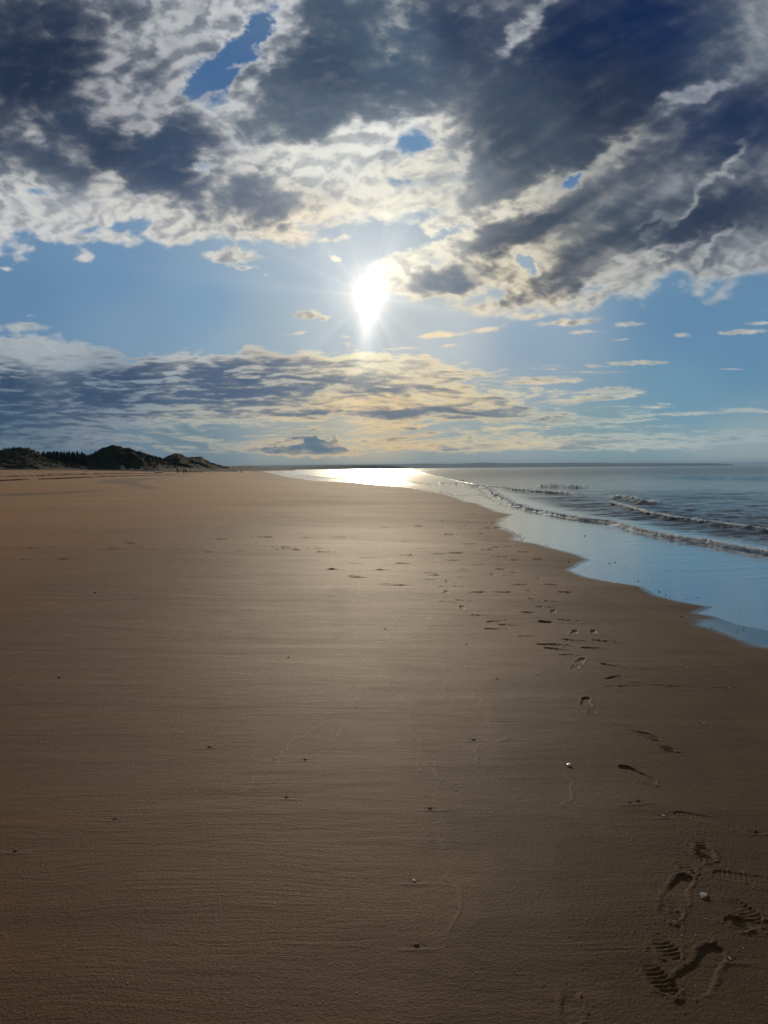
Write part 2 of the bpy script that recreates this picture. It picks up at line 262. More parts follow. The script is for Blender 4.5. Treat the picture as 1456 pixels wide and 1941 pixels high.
# ------------------------------------------------------------- sky dome holding the clouds
def build_sky():
    az_in=np.arange(-28.2,28.2,0.062); el_in=np.arange(0.0,32.6,0.062)
    def grow(a,b,s0,g):
        o=[];x=a;s=s0
        while x<b: s=min(s*g,4.0); x+=s; o.append(min(x,b))
        return np.array(o)
    r=grow(28.2,180,0.062,1.12)
    az=np.concatenate([-r[::-1],az_in,r]); up=grow(32.6,90,0.062,1.12)
    el=np.concatenate([[-3.0,-1.0,-0.3],el_in,up])
    A,E_=np.meshgrid(np.radians(az),np.radians(el))
    d=np.stack([np.sin(A)*np.cos(E_),np.cos(A)*np.cos(E_),np.sin(E_)],-1)
    col,al,C=clouds(d)
    R=400000.0
    m,nt,out=new_mat('cloudy_sky'); n=N(nt)
    em=n('Emission'); n.l(n.at('cloud').outputs['Color'],em.inputs[0]); em.inputs[1].default_value=1/EXPK
    ve=n('Emission'); n.l(n.at('veil').outputs['Color'],ve.inputs[0]); ve.inputs[1].default_value=1/EXPK
    tr=n('BsdfTransparent'); mv=n('MixShader'); mv.inputs[0].default_value=VEIL; n.l(tr.outputs[0],mv.inputs[1]); n.l(ve.outputs[0],mv.inputs[2])
    # aureole: thin cloud and air scattering forward around the sun
    g=n('NewGeometry'); vm=n('VectorMath',operation='NORMALIZE'); n.l(g.outputs['Position'],vm.inputs[0])
    dt=n('VectorMath',operation='DOT_PRODUCT'); n.l(vm.outputs[0],dt.inputs[0]); dt.inputs[1].default_value=tuple(SUND)
    k=n.math('MULTIPLY',n.math('ARCCOSINE',n.math('MINIMUM',dt.outputs['Value'],1.0)),57.2958)
    df=n('VectorMath',operation='SUBTRACT'); n.l(vm.outputs[0],df.inputs[0]); df.inputs[1].default_value=tuple(SUND); sp=n('SeparateXYZ'); n.l(df.outputs[0],sp.inputs[0])
    dz=sp.outputs[2]; dx=n.math('ADD',sp.outputs[0],n.math('MULTIPLY',dz,-.06)); dn=n.math('MINIMUM',dz,0.0)
    ex=n.math('DIVIDE',dx,n.math('MULTIPLY_ADD',dn,.55,1.0,clamp=False)); 
    dx=n.math('DIVIDE',dx,n.math('MAXIMUM',n.math('MULTIPLY_ADD',dn,13.0,1.0),.35))
    k2=n.math('SQRT',n.math('ADD',n.math('POWER',n.math('ABSOLUTE',n.math('MULTIPLY',dx,1.15)),2.0),n.math('POWER',n.math('ABSOLUTE',n.math('ADD',n.math('MULTIPLY',dz,.92),n.math('MULTIPLY',dn,-.30))),2.0)))
    rag=n.noise(vm.outputs[0],32.0,5,.55); k2=n.math('MULTIPLY',n.math('MULTIPLY',k2,57.2958),n.math('MULTIPLY_ADD',rag,1.1,.45))
    gap=n.ramp(k,1.0,2.2)          # the sun stands in a gap of the veil
    n.l(n.math('MULTIPLY',gap,VEIL),mv.inputs[0])
    mx=n('MixShader'); n.l(n.math('MULTIPLY',gap,n.at('cover').outputs['Fac']),mx.inputs[0]); n.l(mv.outputs[0],mx.inputs[1]); n.l(em.outputs[0],mx.inputs[2])
    def lobe(a,w,p,k=k): return n.math('MULTIPLY',n.math('EXPONENT',n.math('MULTIPLY',n.math('POWER',n.math('DIVIDE',k,w),p),-1.0)),a)
    s1=lobe(7.0,.50,1.4,k2); s2=lobe(0.95,1.6,1.05,k2); s3=lobe(0.16,5.5,1.4)
    th=n.math('ARCTAN2',sp.outputs[0],n.math('ADD',dz,.0001)); cth=n('CombineXYZ'); n.l(th,cth.inputs[0]); rays=n.ramp(n.noise(cth.outputs[0],3.2,2,.5),.42,.70)
    s3=n.math('ADD',s3,n.math('MULTIPLY',rays,lobe(0.075,11.0,1.5)))
    tot=n.math('ADD',s1,n.math('ADD',s2,s3))
    ge=n('Emission'); ge.inputs[0].default_value=(1,.93,.80,1); n.l(n.math('DIVIDE',tot,EXPK),ge.inputs[1])
    ad=n('AddShader'); n.l(mx.outputs[0],ad.inputs[0]); n.l(ge.outputs[0],ad.inputs[1]); n.l(ad.outputs[0],out.inputs[0])
    m.cycles.emission_sampling='NONE'
    o=mesh_obj('sky',(d*R).reshape(-1,3),grid_faces(len(el),len(az))[:, ::-1],m); tag(o,kind='structure')
    attr_col(o,'cloud',col); attr_col(o,'veil',C); attr(o,'cover',al)
VEIL=0.95
build_sky()
# ------------------------------------------------------------- ground coordinates
def gp(x,y,z=0.0):
    d=px_dir(x,y); t=(z-CAMZ)/d[...,2]; return d[...,0]*t,d[...,1]*t
SHORE_PX=[(494,893.0),(520,898),(545,904),(600,911),(669,914.5),(730,920.5),(779,924.6),(823,931.5),(861,940),(882,949),(916,957),(943,970),(978,976),(955,984),(948,997),(984,1015),(976,1023),(1022,1031),(1064,1042),(1098,1051),(1121,1061),(1084,1080),(1118,1094),(1167,1104),(1217,1111),(1240,1128),(1282,1139),(1352,1150),(1322,1162),(1389,1174)]
SEA_POLY=[(-3e4,2500),(-700,1900),(-260,1400)]+[tuple(map(float,gp(*p))) for p in SHORE_PX]+[(5.1,8.0),(5.9,6.2),(6.6,3.5),(7.5,0),(10,-8),(40,-100),(150,-400),(5e4,-400),(5e4,5e4),(-3e4,5e4)]
def smin(a,b,k):
    h=np.clip(.5+.5*(b-a)/k,0,1); return b*(1-h)+a*h-k*h*(1-h)
def sea_sd(x,y):
    wob=fbm(x*.9,y*.5,3,201)*0.05*np.clip(y/10,0.3,4)
    return poly_sd(x+wob,y,SEA_POLY)
def sand_base(x,y,sd=None):
    if sd is None: sd=sea_sd(x,y)
    d=np.maximum(-sd,0)
    z=0.30*(1-np.exp(-d/6.0))+0.030*np.logaddexp(0,(d-12)/4)*4*(0.12+0.88*sstep(15,150,y))
    und=-0.009*sstep(0,.12,sd)-0.010*np.minimum(sd,4)-0.05*np.clip(sd-4,0,50)
    z=np.where(sd>0,und,z)
    und2=fbm(x*.16,y*.05,4,211)*0.03*sstep(0.5,6,d)+fbm(x*.02,y*.01,3,212)*0.10*sstep(6,40,d)
    return np.minimum(z+und2,5.5)
def gs(x,y,it=6):      # picture point -> point on the sand
    z=np.full(np.shape(x),0.25); 
    for _ in range(it):
        X,Y=gp(np.asarray(x,float),np.asarray(y,float),np.minimum(z,CAMZ-0.02)); z=.5*z+.5*sand_base(X,Y)
    return X,Y,z
# ------------------------------------------------------------- footprints and marks in the sand
def foot_w(s):   # half width of a sole, s from heel 0 to toe 1
    s=np.clip(s,0,1)
    return np.interp(s,[0,.04,.12,.25,.42,.6,.75,.88,.96,1],[.0,.022,.032,.034,.029,.038,.046,.041,.026,0])
PRINTS=[ # x,y, heading deg (0 = away from camera, clockwise), length, depth, tread, smin, smax
(1113,1330,195,.27,.010,0,0,1),(1207,1467,158,.29,.012,.25,0,1),(1102,1252,205,.27,.008,0,0,1),(1088,1197,200,.27,.008,0,0,1),(1127,1197,190,.27,.007,0,0,1),
(1048,1158,195,.27,.010,.4,0,1),(1145,1252,150,.27,.006,.5,.3,1),(1215,1390,140,.28,.007,.8,.25,1),(1183,1376,120,.2,.006,0,.2,1),
(1338,1553,118,.31,.016,.35,0,1),(1338,1603,200,.29,.010,1.3,.5,1),(1425,1668,112,.31,.016,.5,0,1),(1290,1688,212,.30,.014,.1,0,.6),(1392,1712,165,.27,.011,1.4,.42,1),(1450,1752,100,.30,.034,.0,0,1),
(1245,1778,170,.26,.007,1.2,.5,1),(1240,1835,172,.27,.010,1.5,.4,1),(1325,1836,222,.36,.013,.3,0,1),(1085,1898,190,.2,.006,.4,.3,1),
(1190,1285,100,.30,.014,.6,0,1),(1205,1300,80,.30,.012,1,0,1),(1225,1297,120,.28,.014,.9,0,1),(1160,1284,60,.26,.010,.9,.2,1),(1295,1302,95,.28,.008,1.0,0,1),(1380,1303,85,.28,.012,.8,0,1),(1415,1311,95,.2,.007,1,.3,1),(1245,1268,85,.3,.010,.6,0,1),
(945,1177,80,.30,.020,.3,0,1),(968,1184,100,.28,.020,.5,0,1),(940,1192,100,.26,.020,.4,0,1),(912,1166,110,.26,.014,.6,0,1),(876,1151,180,.27,.014,.7,0,1),(880,1138,120,.27,.014,.5,0,1),
(848,1102,180,.3,.02,.3,0,1),(848,1112,100,.28,.015,.3,0,1),(846,1122,180,.3,.02,.4,0,1),(878,1111,95,.3,.02,.2,0,1),(885,1094,95,.28,.015,.2,0,1),(935,1088,180,.28,.02,.2,0,1),(966,1091,90,.28,.025,.2,0,1),(983,1085,90,.25,.018,.2,0,1),(1006,1120,170,.28,.012,.3,0,1),(1015,1136,150,.28,.01,.5,0,1),
(1050,1140,110,.28,.010,.6,0,1),(1080,1175,115,.30,.006,.6,0,1),(1062,1222,115,.28,.007,.8,0,1),(1090,1213,110,.26,.006,.9,0,1),(1055,1230,120,.26,.007,.9,0,1),(1148,1214,110,.27,.009,.4,0,1),(1128,1228,100,.27,.008,.6,0,1),(1165,1262,140,.28,.009,.7,0,1),(1090,1262,200,.25,.006,.8,.3,1),(1025,1096,170,.27,.01,.2,0,1),(1000,1080,110,.27,.01,.2,0,1),(1035,1150,110,.26,.01,.7,0,1),(1250,1412,150,.22,.008,1.2,.5,1),(1125,1345,200,.2,.006,.6,.6,1),(1265,1300,100,.26,.009,1.2,0,1),(1178,1300,80,.28,.01,.8,0,1),(1330,1605,190,.2,.008,1.6,.3,1),(1300,1635,190,.2,.008,1.2,.6,1),(1262,1708,190,.26,.008,.6,.5,1),(1405,1735,200,.2,.008,1.4,.5,1),(820,1066,100,.27,.012,.2,0,1),(790,1052,100,.27,.012,.2,0,1),(845,1140,100,.2,.01,.6,0,1),(1000,1205,90,.2,.006,.6,0,1),(1040,1222,110,.25,.007,1,0,1),(1070,1240,90,.2,.006,1,.3,1)]
FAR=[(680,1094,.35),(668,1092,.3),(630,1079,.3),(671,1068,.35),(695,1058,.4),(620,1045,.3),(735,1107,.3),(752,1109,.5),(775,1052,.45),(832,1050,.5),(815,1086,.35),(824,1090,.3),(730,999,.5),(762,1001,.5),(792,997,.4),(815,1002,.5),(770,1026,0.3),(840,988,.6),(870,989,.9),(905,990,.9),(935,991,.7),(850,1013,.4),(880,1002,.6),(905,1001,.7),(925,1001,.6),(945,1000,.4),(868,1014,.4),(910,1011,.4),(920,1024,.5),(940,1026,.7),(955,1026,.5),(890,1031,.4),(898,1038,.3),(938,1037,.3),(850,995,.5),(880,997,.4),(815,1098,.3),(860,1062,.4),(910,1052,.4),(950,1055,.4),(975,1061,.35),(905,1070,.35),(948,1079,.3),(880,1080,.3),
(5,1038,.5),(35,1041,.5),(65,1039,.5),(70,1030,.3),(76,1046,.4),(48,1061,.4),(130,1041,.6),(146,1041,.5),(121,1060,.4),(195,1041,.5),(217,1040,.5),(235,1027,.3),(250,1030,.4),(280,1043,.4),(300,1042,.5),(342,1042,.3),(395,1046,.3),(455,1044,.3),(410,1021,.5),(425,1021,.5),(495,1018,.5),(511,1018,.4),(580,1019,.5),(650,1018,.8),(520,1037,.5),(534,1041,.4),(550,1040,.5),(563,1042,.4),(545,1037,.4),(600,1039,.5),(615,1046,.5),(190,1022,.3),(175,1030,.3),(240,1025,.3),(260,1038,.3),(160,1038,.4),
(240,942,1.0),(215,966,.8),(348,965,1.0),(420,941,.7),(632,940,.9),(645,942,.8),(660,943,.7),(697,942,.8),(710,940,.8),(735,938,.8),(775,941,.7),(230,941,.6),(260,943,.6),(300,940,.6),(330,941,.7),(365,940,.8),(400,937,.8),(440,938,.8),(470,937,.8),(505,939,.8),(545,938,.8),(1020,1060,.3),(990,1046,.35),(960,1036,.35),(925,1042,.4),(865,1048,.4),(800,1040,.4),(1045,1108,.3),(1070,1122,.28),(985,1108,.3),(955,1122,.3),(905,1122,.3),(1000,1160,.26),(1030,1178,.26),(765,1068,.4),(725,1080,.35),(895,975,.7),(860,968,.6),(830,975,.6),(790,985,.5),(905,962,.6),(590,936,.9),(190,1000,.3),(232,1019,.3),(340,966,.7),(436,972,.4),(462,963,.3),(272,954,.3)]
SWASH=[[(672,1092),(684,1120),(690,1148),(700,1160)],[(742,1052),(736,1080),(728,1098)],[(700,1290),(728,1290),(738,1300),(760,1320),(772,1345),(776,1372),(792,1410),(800,1436),(822,1452),(832,1500),(836,1560),(838,1600)],[(672,1232),(700,1262),(728,1290)],[(820,1160),(812,1180),(805,1196),(780,1206),(775,1215),(800,1240)],[(830,1246),(842,1268),(870,1290),(905,1320),(925,1360),(930,1390)],[(845,1290),(838,1310),(840,1330)],[(960,1400),(920,1412),(903,1440)],[(798,1444),(790,1448),(792,1460)],[(600,1430),(640,1390),(668,1345),(700,1300)],[(455,1500),(520,1450),(560,1400),(640,1350),(728,1290)],[(1082,1470),(1090,1500),(1075,1530)],[(795,1195),(830,1200),(870,1205)],[(730,1192),(790,1190),(850,1180)],[(850,1650),(862,1700),(858,1760)],[(780,1140),(770,1165),(745,1180),(735,1205),(742,1250)]]
DAMP=[ # dark wet runnels on the left: px polygons
[(195,912),(240,908),(320,904.5),(300,908),(262,911),(262,915),(300,920.5),(270,922),(232,916),(180,914)],
[(0,936),(80,934),(150,931),(220,928.5),(150,933.5),(60,937.5),(0,940)],
[(310,903),(345,900.5),(375,899.5),(345,903.5)]]
def seg_dist(x,y,P):
    d=np.full(x.shape,1e9)
    for (ax,ay),(bx,by) in zip(P[:-1],P[1:]):
        ex,ey=bx-ax,by-ay; t=np.clip(((x-ax)*ex+(y-ay)*ey)/(ex*ex+ey*ey+1e-12),0,1)
        d=np.minimum(d,(x-ax-t*ex)**2+(y-ay-t*ey)**2)
    return np.sqrt(d)
PEBBLES=[]      # filled below: (px,py,size) also leave scour marks in the sand
def build_sand():
    def cols():
        a=np.concatenate([np.arange(-.50,.17,.0011),np.arange(.17,.50,.0009)])   # fan columns
        o=[];x=.50;s=.0011
        while x<14: s=s*1.16; x+=s; o.append(x)
        r=np.array(o); return np.concatenate([-r[::-1],a,r])
    rows=[-120,-60,-30,-15,-8,-4,-2,-1,-.5,0,.3,.6,.9,1.2,1.4,1.5]; y=1.55
    while y<5.2: rows.append(y); y+=.0058+.0000*y
    while y<2500: rows.append(y); y+=max(y*y/2500.,.0058)
    rows+= [3200,4000]
    U=cols(); Yr=np.array(rows); print('sand grid',len(U),len(Yr))
    Y=np.repeat(Yr[:,None],len(U),1); X=U[None,:]*(np.abs(Yr)[:,None]+1.0)
    sd=sea_sd(X,Y); Z=sand_base(X,Y,sd)
    mark=np.zeros(X.shape); damp=np.zeros(X.shape); dist=np.ones(X.shape)
    def window(cx,cy,r):
        i0,i1=np.searchsorted(Yr,[cy-r,cy+r]); k=max(cy,0)+1
        j0=np.searchsorted(U,(cx-r)/(max(cy-r,0)+1) if cx-r<0 else (cx-r)/(cy+r+1)); j1=np.searchsorted(U,(cx+r)/(max(cy-r,0)+1) if cx+r>0 else (cx+r)/(cy+r+1))
        return slice(max(i0-1,0),i1+1),slice(max(j0-1,0),j1+1)
    for i,(px,py,hd,L,D,tr,s0,s1) in enumerate(PRINTS):
        x,y,_=gs(px,py); x=float(x);y=float(y); w=window(x,y,L*.9); h=math.radians(hd)
        D=min(D,.0072)*(.62 if 80<=hd<=125 and y<7 else 1.0)*(1.0 if y<7 else 1.5) if D<.03 else .020
        D=min(D,.0072)*(.62 if 80<=hd<=125 and y<7 else 1.0)*(1.0 if y<7 else 1.5) if D<.03 else .020
        k=L/.3; k2=k*max(1.0,y/9.0)                     # far ones also trampled wider
        dx=X[w]-x; dy=Y[w]-y
        if dx.size==0: continue
        s=(dx*math.sin(h)+dy*math.cos(h))/L+.5; t=(dx*math.cos(h)-dy*math.sin(h))
        t=t+ (0.010 if i%2 else -0.010)*np.sin(np.clip(s,0,1)*math.pi)*k
        nz=fbm(X[w]*22,Y[w]*22,3,300+i)
        e=np.minimum((foot_w(s)*k-np.abs(t)),(np.minimum(s+.02,1.02-s)*L*.8))+nz*.004   # >0 inside
        ins=sstep(-.004,.005,e)*(sstep(s0-.12,s0+.22,s) if s0>0 else 1)*(sstep(s1+.12,s1-.2,s) if s1<1 else 1)
        dep=-D*ins*(0.75+.35*np.cos((s-.15)*5))
        rim=D*.5*(sstep(s0-.1,s0+.25,s) if s0>0 else 1)*np.exp(-((e+.012)/.009)**2)*(.6+.6*nz)
        td=tr*.0019*np.sin(s*L*2*math.pi/.021+np.abs(t)*40)*ins*sstep(-.3,.35,fbm(X[w]*9,Y[w]*9,2,400+i)+.15)
        Z[w]+= dep+np.maximum(rim,0)+td; mark[w]=np.maximum(mark[w],ins*(.5 if D>=.02 else .22))
        # crumbs of sand kicked out
        cr=np.exp(-(((s-.5)*L*3)**2+(t*9)**2))*np.maximum(fbm(X[w]*60,Y[w]*60,2,500+i)-.45,0)*.005*(1-ins)*(.3 if tr<.3 else 1)
        Z[w]+=cr
    for i,(px,py,L) in enumerate(FAR):
        x,y,_=gs(px,py,40); x=float(x); y=float(y)
        w=window(x,y,L*1.6+y*.03); rx=L*.36; ry=max(.07,y*y/2500*.75)
        dx=(X[w]-x)/rx; dy=(Y[w]-y)/ry
        nz=fbm(X[w]*6,Y[w]*6,2,600+i); A=.020*min(1,.4+y/40)
        dx=dx+nz*.5; Z[w]+=A*np.exp(-dx**4-((dy-.4)/.6)**2)*(1+nz)-A*1.1*np.exp(-dx**4-((dy+.5)/.6)**2)
        mark[w]=np.maximum(mark[w],1.0*np.exp(-dx**4-dy**2))
    line=np.zeros(X.shape)
    for i,P in enumerate(SWASH):
        p=np.array(P,float); gx,gy,_=gs(p[:,0],p[:,1]); G=list(zip(gx.tolist(),gy.tolist()))
        cx,cy=gx.mean(),gy.mean(); r=max(np.ptp(gx),np.ptp(gy))/2+.6; w=window(cx,cy,r)
        xx=X[w]+fbm(X[w]*4,Y[w]*4,4,700+i)*.05; yy=Y[w]+fbm(X[w]*4+9,Y[w]*4,4,720+i)*.07
        dd=seg_dist(xx,yy,G); br=.35+.65*sstep(-.3,.3,fbm(X[w]*2.2,Y[w]*2.2,3,740+i)+.1)
        wd=.005+.0011*cy; l=np.exp(-(dd/wd)**2)*br; Z[w]+=.0020*l; line[w]=np.maximum(line[w],l)
    for px,py,s in PEBBLES:
        x,y,_=gs(px,py); x=float(x); y=float(y)
        if y>9: continue
        w=window(x,y,.22)
        dx=X[w]-x; dy=Y[w]-y
        Z[w]+=-.003*np.exp(-((dx)/.035)**2-((dy+.012)/.012)**2)+.003*np.exp(-(dx/.08)**2-((dy+.03)/.012)**2)
    for P in DAMP:
        q=np.array(P,float); _x,_y,zc=gs(q[:,0],q[:,1],60); gx,gy=gp(q[:,0],q[:,1],float(np.median(zc))); d=poly_sd(X,Y,list(zip(gx.tolist(),gy.tolist()))); damp=np.maximum(damp,sstep(-1.0,1.0,d))
        Z-=.05*sstep(-.5,1.5,d)
    q=np.array([(735,1205),(742,1250),(700,1285),(728,1290),(760,1320),(776,1372),(800,1436),(826,1455),(832,1500),(838,1600),(862,1700),(880,1941),(1600,2300),(2600,1500),(1600,1250),(1380,1200),(1250,1135),(1120,1100),(980,1120),(860,1150),(800,1170)],float)
    gx,gy=gp(q[:,0],q[:,1],.25); mo=poly_sd(X,Y,list(zip(gx.tolist(),gy.tolist()))); wv=fbm(X*1.4,Y*1.1,5,881,.6)*.30
    moist=sstep(-.10,.10,mo+wv)*.55*sstep(60,20,Y)
    for i,P in enumerate(([(845,1290),(930,1330),(925,1390),(903,1440),(960,1480),(1200,1500),(1456,1400),(1456,1250),(1200,1230),(950,1250)],[(940,1560),(1000,1600),(1010,1700),(1080,1941),(1600,1941),(1600,1500),(1200,1480)],[(630,1100),(655,1100),(660,1180),(640,1200),(625,1160)])):
        q=np.array(P,float); gx,gy=gp(q[:,0],q[:,1],.25); m_=poly_sd(X,Y,list(zip(gx.tolist(),gy.tolist()))); moist=np.maximum(moist,sstep(-.12,.22,m_+fbm(X*2,Y*1.6,4,890+i,.6)*.25)*.95)
    # wet margin beside the film of water
    q=[(1289,1164),(1316,1166),(1380,1160),(1600,1170),(1600,1250),(1456,1236),(1400,1226),(1350,1204),(1310,1184)]; q=np.array(q,float); gx,gy=gp(q[:,0],q[:,1],.04)
    wetp=poly_sd(X,Y,list(zip(gx.tolist(),gy.tolist())))
    wob=fbm(X*1.5,Y*3,4,801)*.25
    wet=np.maximum(sstep(-2.6,.0,sd/np.clip(.35+Y*.02,.3,2)+wob*.9),sstep(-.30,.35,wetp+wob*.4))
    film=np.maximum(sstep(-.5,.03,sd/np.clip(.35+Y*.02,.3,2)),sstep(-.30,.35,wetp+wob*.4))
    Z-=.010*sstep(-.1,.5,wetp)
    o=mesh_obj('sand',np.stack([X,Y,Z],-1).reshape(-1,3),grid_faces(len(Yr),len(U)),sand_mat()); tag(o,kind='structure')
    attr(o,'wet',wet); attr(o,'mark',mark); attr(o,'damp',damp); attr(o,'line',line)
    attr(o,'moist',moist); attr(o,'film',film); attr(o,'inland',-sd)
def sand_mat():
    m,nt,out=new_mat('damp_sand'); n=N(nt); b=n('BsdfPrincipled'); n.l(b.outputs[0],out.inputs[0])
    g=n('NewGeometry'); P=g.outputs['Position']
    sep=n('SeparateXYZ'); n.l(P,sep.inputs[0]); X,Y=sep.outputs[0],sep.outputs[1]
    big=n.noise(n.map(P,(.10,.22,.1)),1.0,5,.55,.3)         # broad damp / dry patches, stretched along the swash
    mid=n.noise(n.map(P,(.9,3.2,1),(0,0,.06)),1.0,6,.6,.6)
    grain=n.noise(P,230,2,.7); fine=n.noise(P,85,3,.7)
    col=n.mix(n.ramp(big,.35,.68),(0.068,0.0205,0.0036),(0.118,0.040,0.0085))
    col=n.mix(n.math('MULTIPLY',n.ramp(mid,.40,.72),.35),col,(0.145,0.060,0.018))
    col=n.mix(n.math('MULTIPLY',n.ramp(grain,.38,.62),.85),n.mix(.62,col,(.02,.011,.006)),n.mix(.20,col,(.32,.17,.08)))
    spk=n.noise(n.map(P,(70,11,1)),1.0,3,.75); col=n.mix(n.math('MULTIPLY',n.math('MULTIPLY',n.ramp(spk,.50,.72),.62),n.ramp(Y,4.5,12.0)),col,(.035,.016,.006)); col=n.mix(n.math('MULTIPLY',n.math('MULTIPLY',n.ramp(spk,.46,.30),.40),n.ramp(Y,4.5,12.0)),col,(.26,.13,.055))
    col=n.mix(n.ramp(n.at('inland').outputs['Fac'],5.0,15.0,0.0,.9),n.mix(.78,(0,0,0),col),n.mix(1.0,col,(2.5,2.1,1.75),'MULTIPLY'))
    mo=n.at('moist').outputs['Fac']; col=n.mix(n.math('MULTIPLY',mo,.68),col,(.030,.012,.005))
    # red mineral streaks further left
    red=n.noise(n.map(P,(.05,.16,.1)),1.0,4,.5,.5); col=n.mix(n.math('MULTIPLY',n.ramp(red,.52,.74),.30),col,(.16,.055,.022))
    wet=n.at('wet').outputs['Fac']; damp=n.at('damp').outputs['Fac']; mark=n.at('mark').outputs['Fac']; line=n.at('line').outputs['Fac']
    col=n.mix(n.math('MULTIPLY',damp,.95),col,(.018,.010,.007)); col=n.mix(n.math('MULTIPLY',n.ramp(wet,.05,.7),.80),col,(.034,.018,.010))
    col=n.mix(n.math('MULTIPLY',mark,.30),col,(.07,.035,.02)); col=n.mix(n.math('MULTIPLY',line,.12),col,(.36,.27,.18))  # mark paints the shade of the print hollows into the sand colour
    n.l(col,b.inputs['Base Color'])
    wr=n.ramp(n.at('film').outputs['Fac'],.35,1.0)
    ro=n.math('MULTIPLY_ADD',n.math('MULTIPLY',big,1.0),-.12,.715); ro=n.math('MULTIPLY_ADD',wr,-.70,ro); ro=n.math('MULTIPLY_ADD',n.math('MULTIPLY',n.ramp(Y,5.0,40.0),n.math('SUBTRACT',1.0,wr)),.16,ro); ro=n.math('MAXIMUM',n.math('MULTIPLY_ADD',damp,-.1,ro,clamp=True),.07)
    n.l(ro,b.inputs['Roughness']); n.l(n.math('MULTIPLY_ADD',mo,-.035,n.math('MULTIPLY_ADD',wr,.42,.10)),b.inputs['Specular IOR Level']); b.inputs['Specular Tint'].default_value=(1,.78,.55,1)
    n.l(n.math('MULTIPLY_ADD',wr,-.10,.10),b.inputs['Sheen Weight']); b.inputs['Sheen Roughness'].default_value=.55; b.inputs['Sheen Tint'].default_value=(.85,.56,.32,1)
    # relief: combed ripples across the beach, sand grain; both fade where they are finer than a pixel
    wv=n.noise(n.map(P,(.55,.8,1)),1.0,3,.5); cb=n('CombineXYZ'); n.l(n.math('MULTIPLY_ADD',wv,.45,0.0),cb.inputs[1]); va=n('VectorMath',operation='ADD'); n.l(P,va.inputs[0]); n.l(cb.outputs[0],va.inputs[1]); Q=va.outputs[0]
    rip1=n.noise(n.map(Q,(9,80,1),(0,0,.05)),1.0,4,.66,.4); rip2=n.noise(n.map(Q,(2.4,30,1),(0,0,-.16)),1.0,4,.62,.6)
    patch=n.ramp(n.noise(n.map(P,(.9,.7,1)),1.0,4,.6),.40,.66); patch2=n.ramp(n.noise(n.map(P,(.5,.9,1),(0,0,.8)),1.0,3,.6),.42,.66)
    h=n.math('MULTIPLY',n.math('MULTIPLY',rip1,n.math('MULTIPLY_ADD',patch,.9,.08)),.0062); h=n.math('MULTIPLY_ADD',n.math('MULTIPLY',rip2,n.math('MULTIPLY_ADD',patch2,.9,.04)),.0075,h)
    h=n.math('MULTIPLY_ADD',fine,.0055,h); h=n.math('MULTIPLY_ADD',grain,.0030,h)
    sw=n.noise(n.map(P,(.35,1.7,1),(0,0,.05)),1.0,4,.55,.4); h=n.math('MULTIPLY_ADD',sw,.030,h)
    fade=n.math('DIVIDE',1.0,n.math('ADD',1.0,n.math('POWER',n.math('DIVIDE',n.math('MAXIMUM',Y,0.0),34.0),1.5)))
    dry=n.math('SUBTRACT',1.0,n.math('MULTIPLY',wr,.93))
    bp=n('Bump'); bp.inputs['Distance'].default_value=1.0; n.l(n.math('MULTIPLY',fade,dry),bp.inputs['Strength']); n.l(h,bp.inputs['Height']); n.l(bp.outputs[0],b.inputs['Normal'])
    return m
# ------------------------------------------------------------- sea
CRESTS=[ # px line, height, back width, front width, foam per metre, foam fraction start..end
([(905,919),(923,923),(953,943),(976,956),(1026,970),(1068,978),(1114,984),(1152,987),(1190,996.5),(1244,1010),(1301,1019.5),(1358,1031),(1415,1042),(1456,1050),(1540,1066)],.085,.9,.16,620),
([(1160,952),(1190,962),(1232,973.6),(1282,982),(1339,989.7),(1396,998.5),(1456,1006),(1540,1014)],.10,1.3,.20,400),
([(1020,922),(1068,923.5),(1112,926)],.30,1.0,.3,40),
([(1155,943),(1190,946),(1225,953),(1245,956)],.20,.9,.3,40),
([(1180,902.5),(1244,904),(1320,906),(1456,908),(1600,910)],.42,4.5,3.2,0),
([(895,921),(950,926),(1007,932),(1068,936),(1100,939)],.16,.9,.3,45),
([(830,916),(862,917.5),(905,921)],.20,.9,.3,18),
([(1040,905),(1120,907),(1200,908)],.16,4.0,3.0,0),
([(560,899.5),(620,905.5),(680,909),(760,914),(830,922)],.15,2.5,.8,3),
]
def crest_ground(P): p=np.array(P,float); x,y=gp(p[:,0],p[:,1],.05); return np.array(list(zip(x,y)))
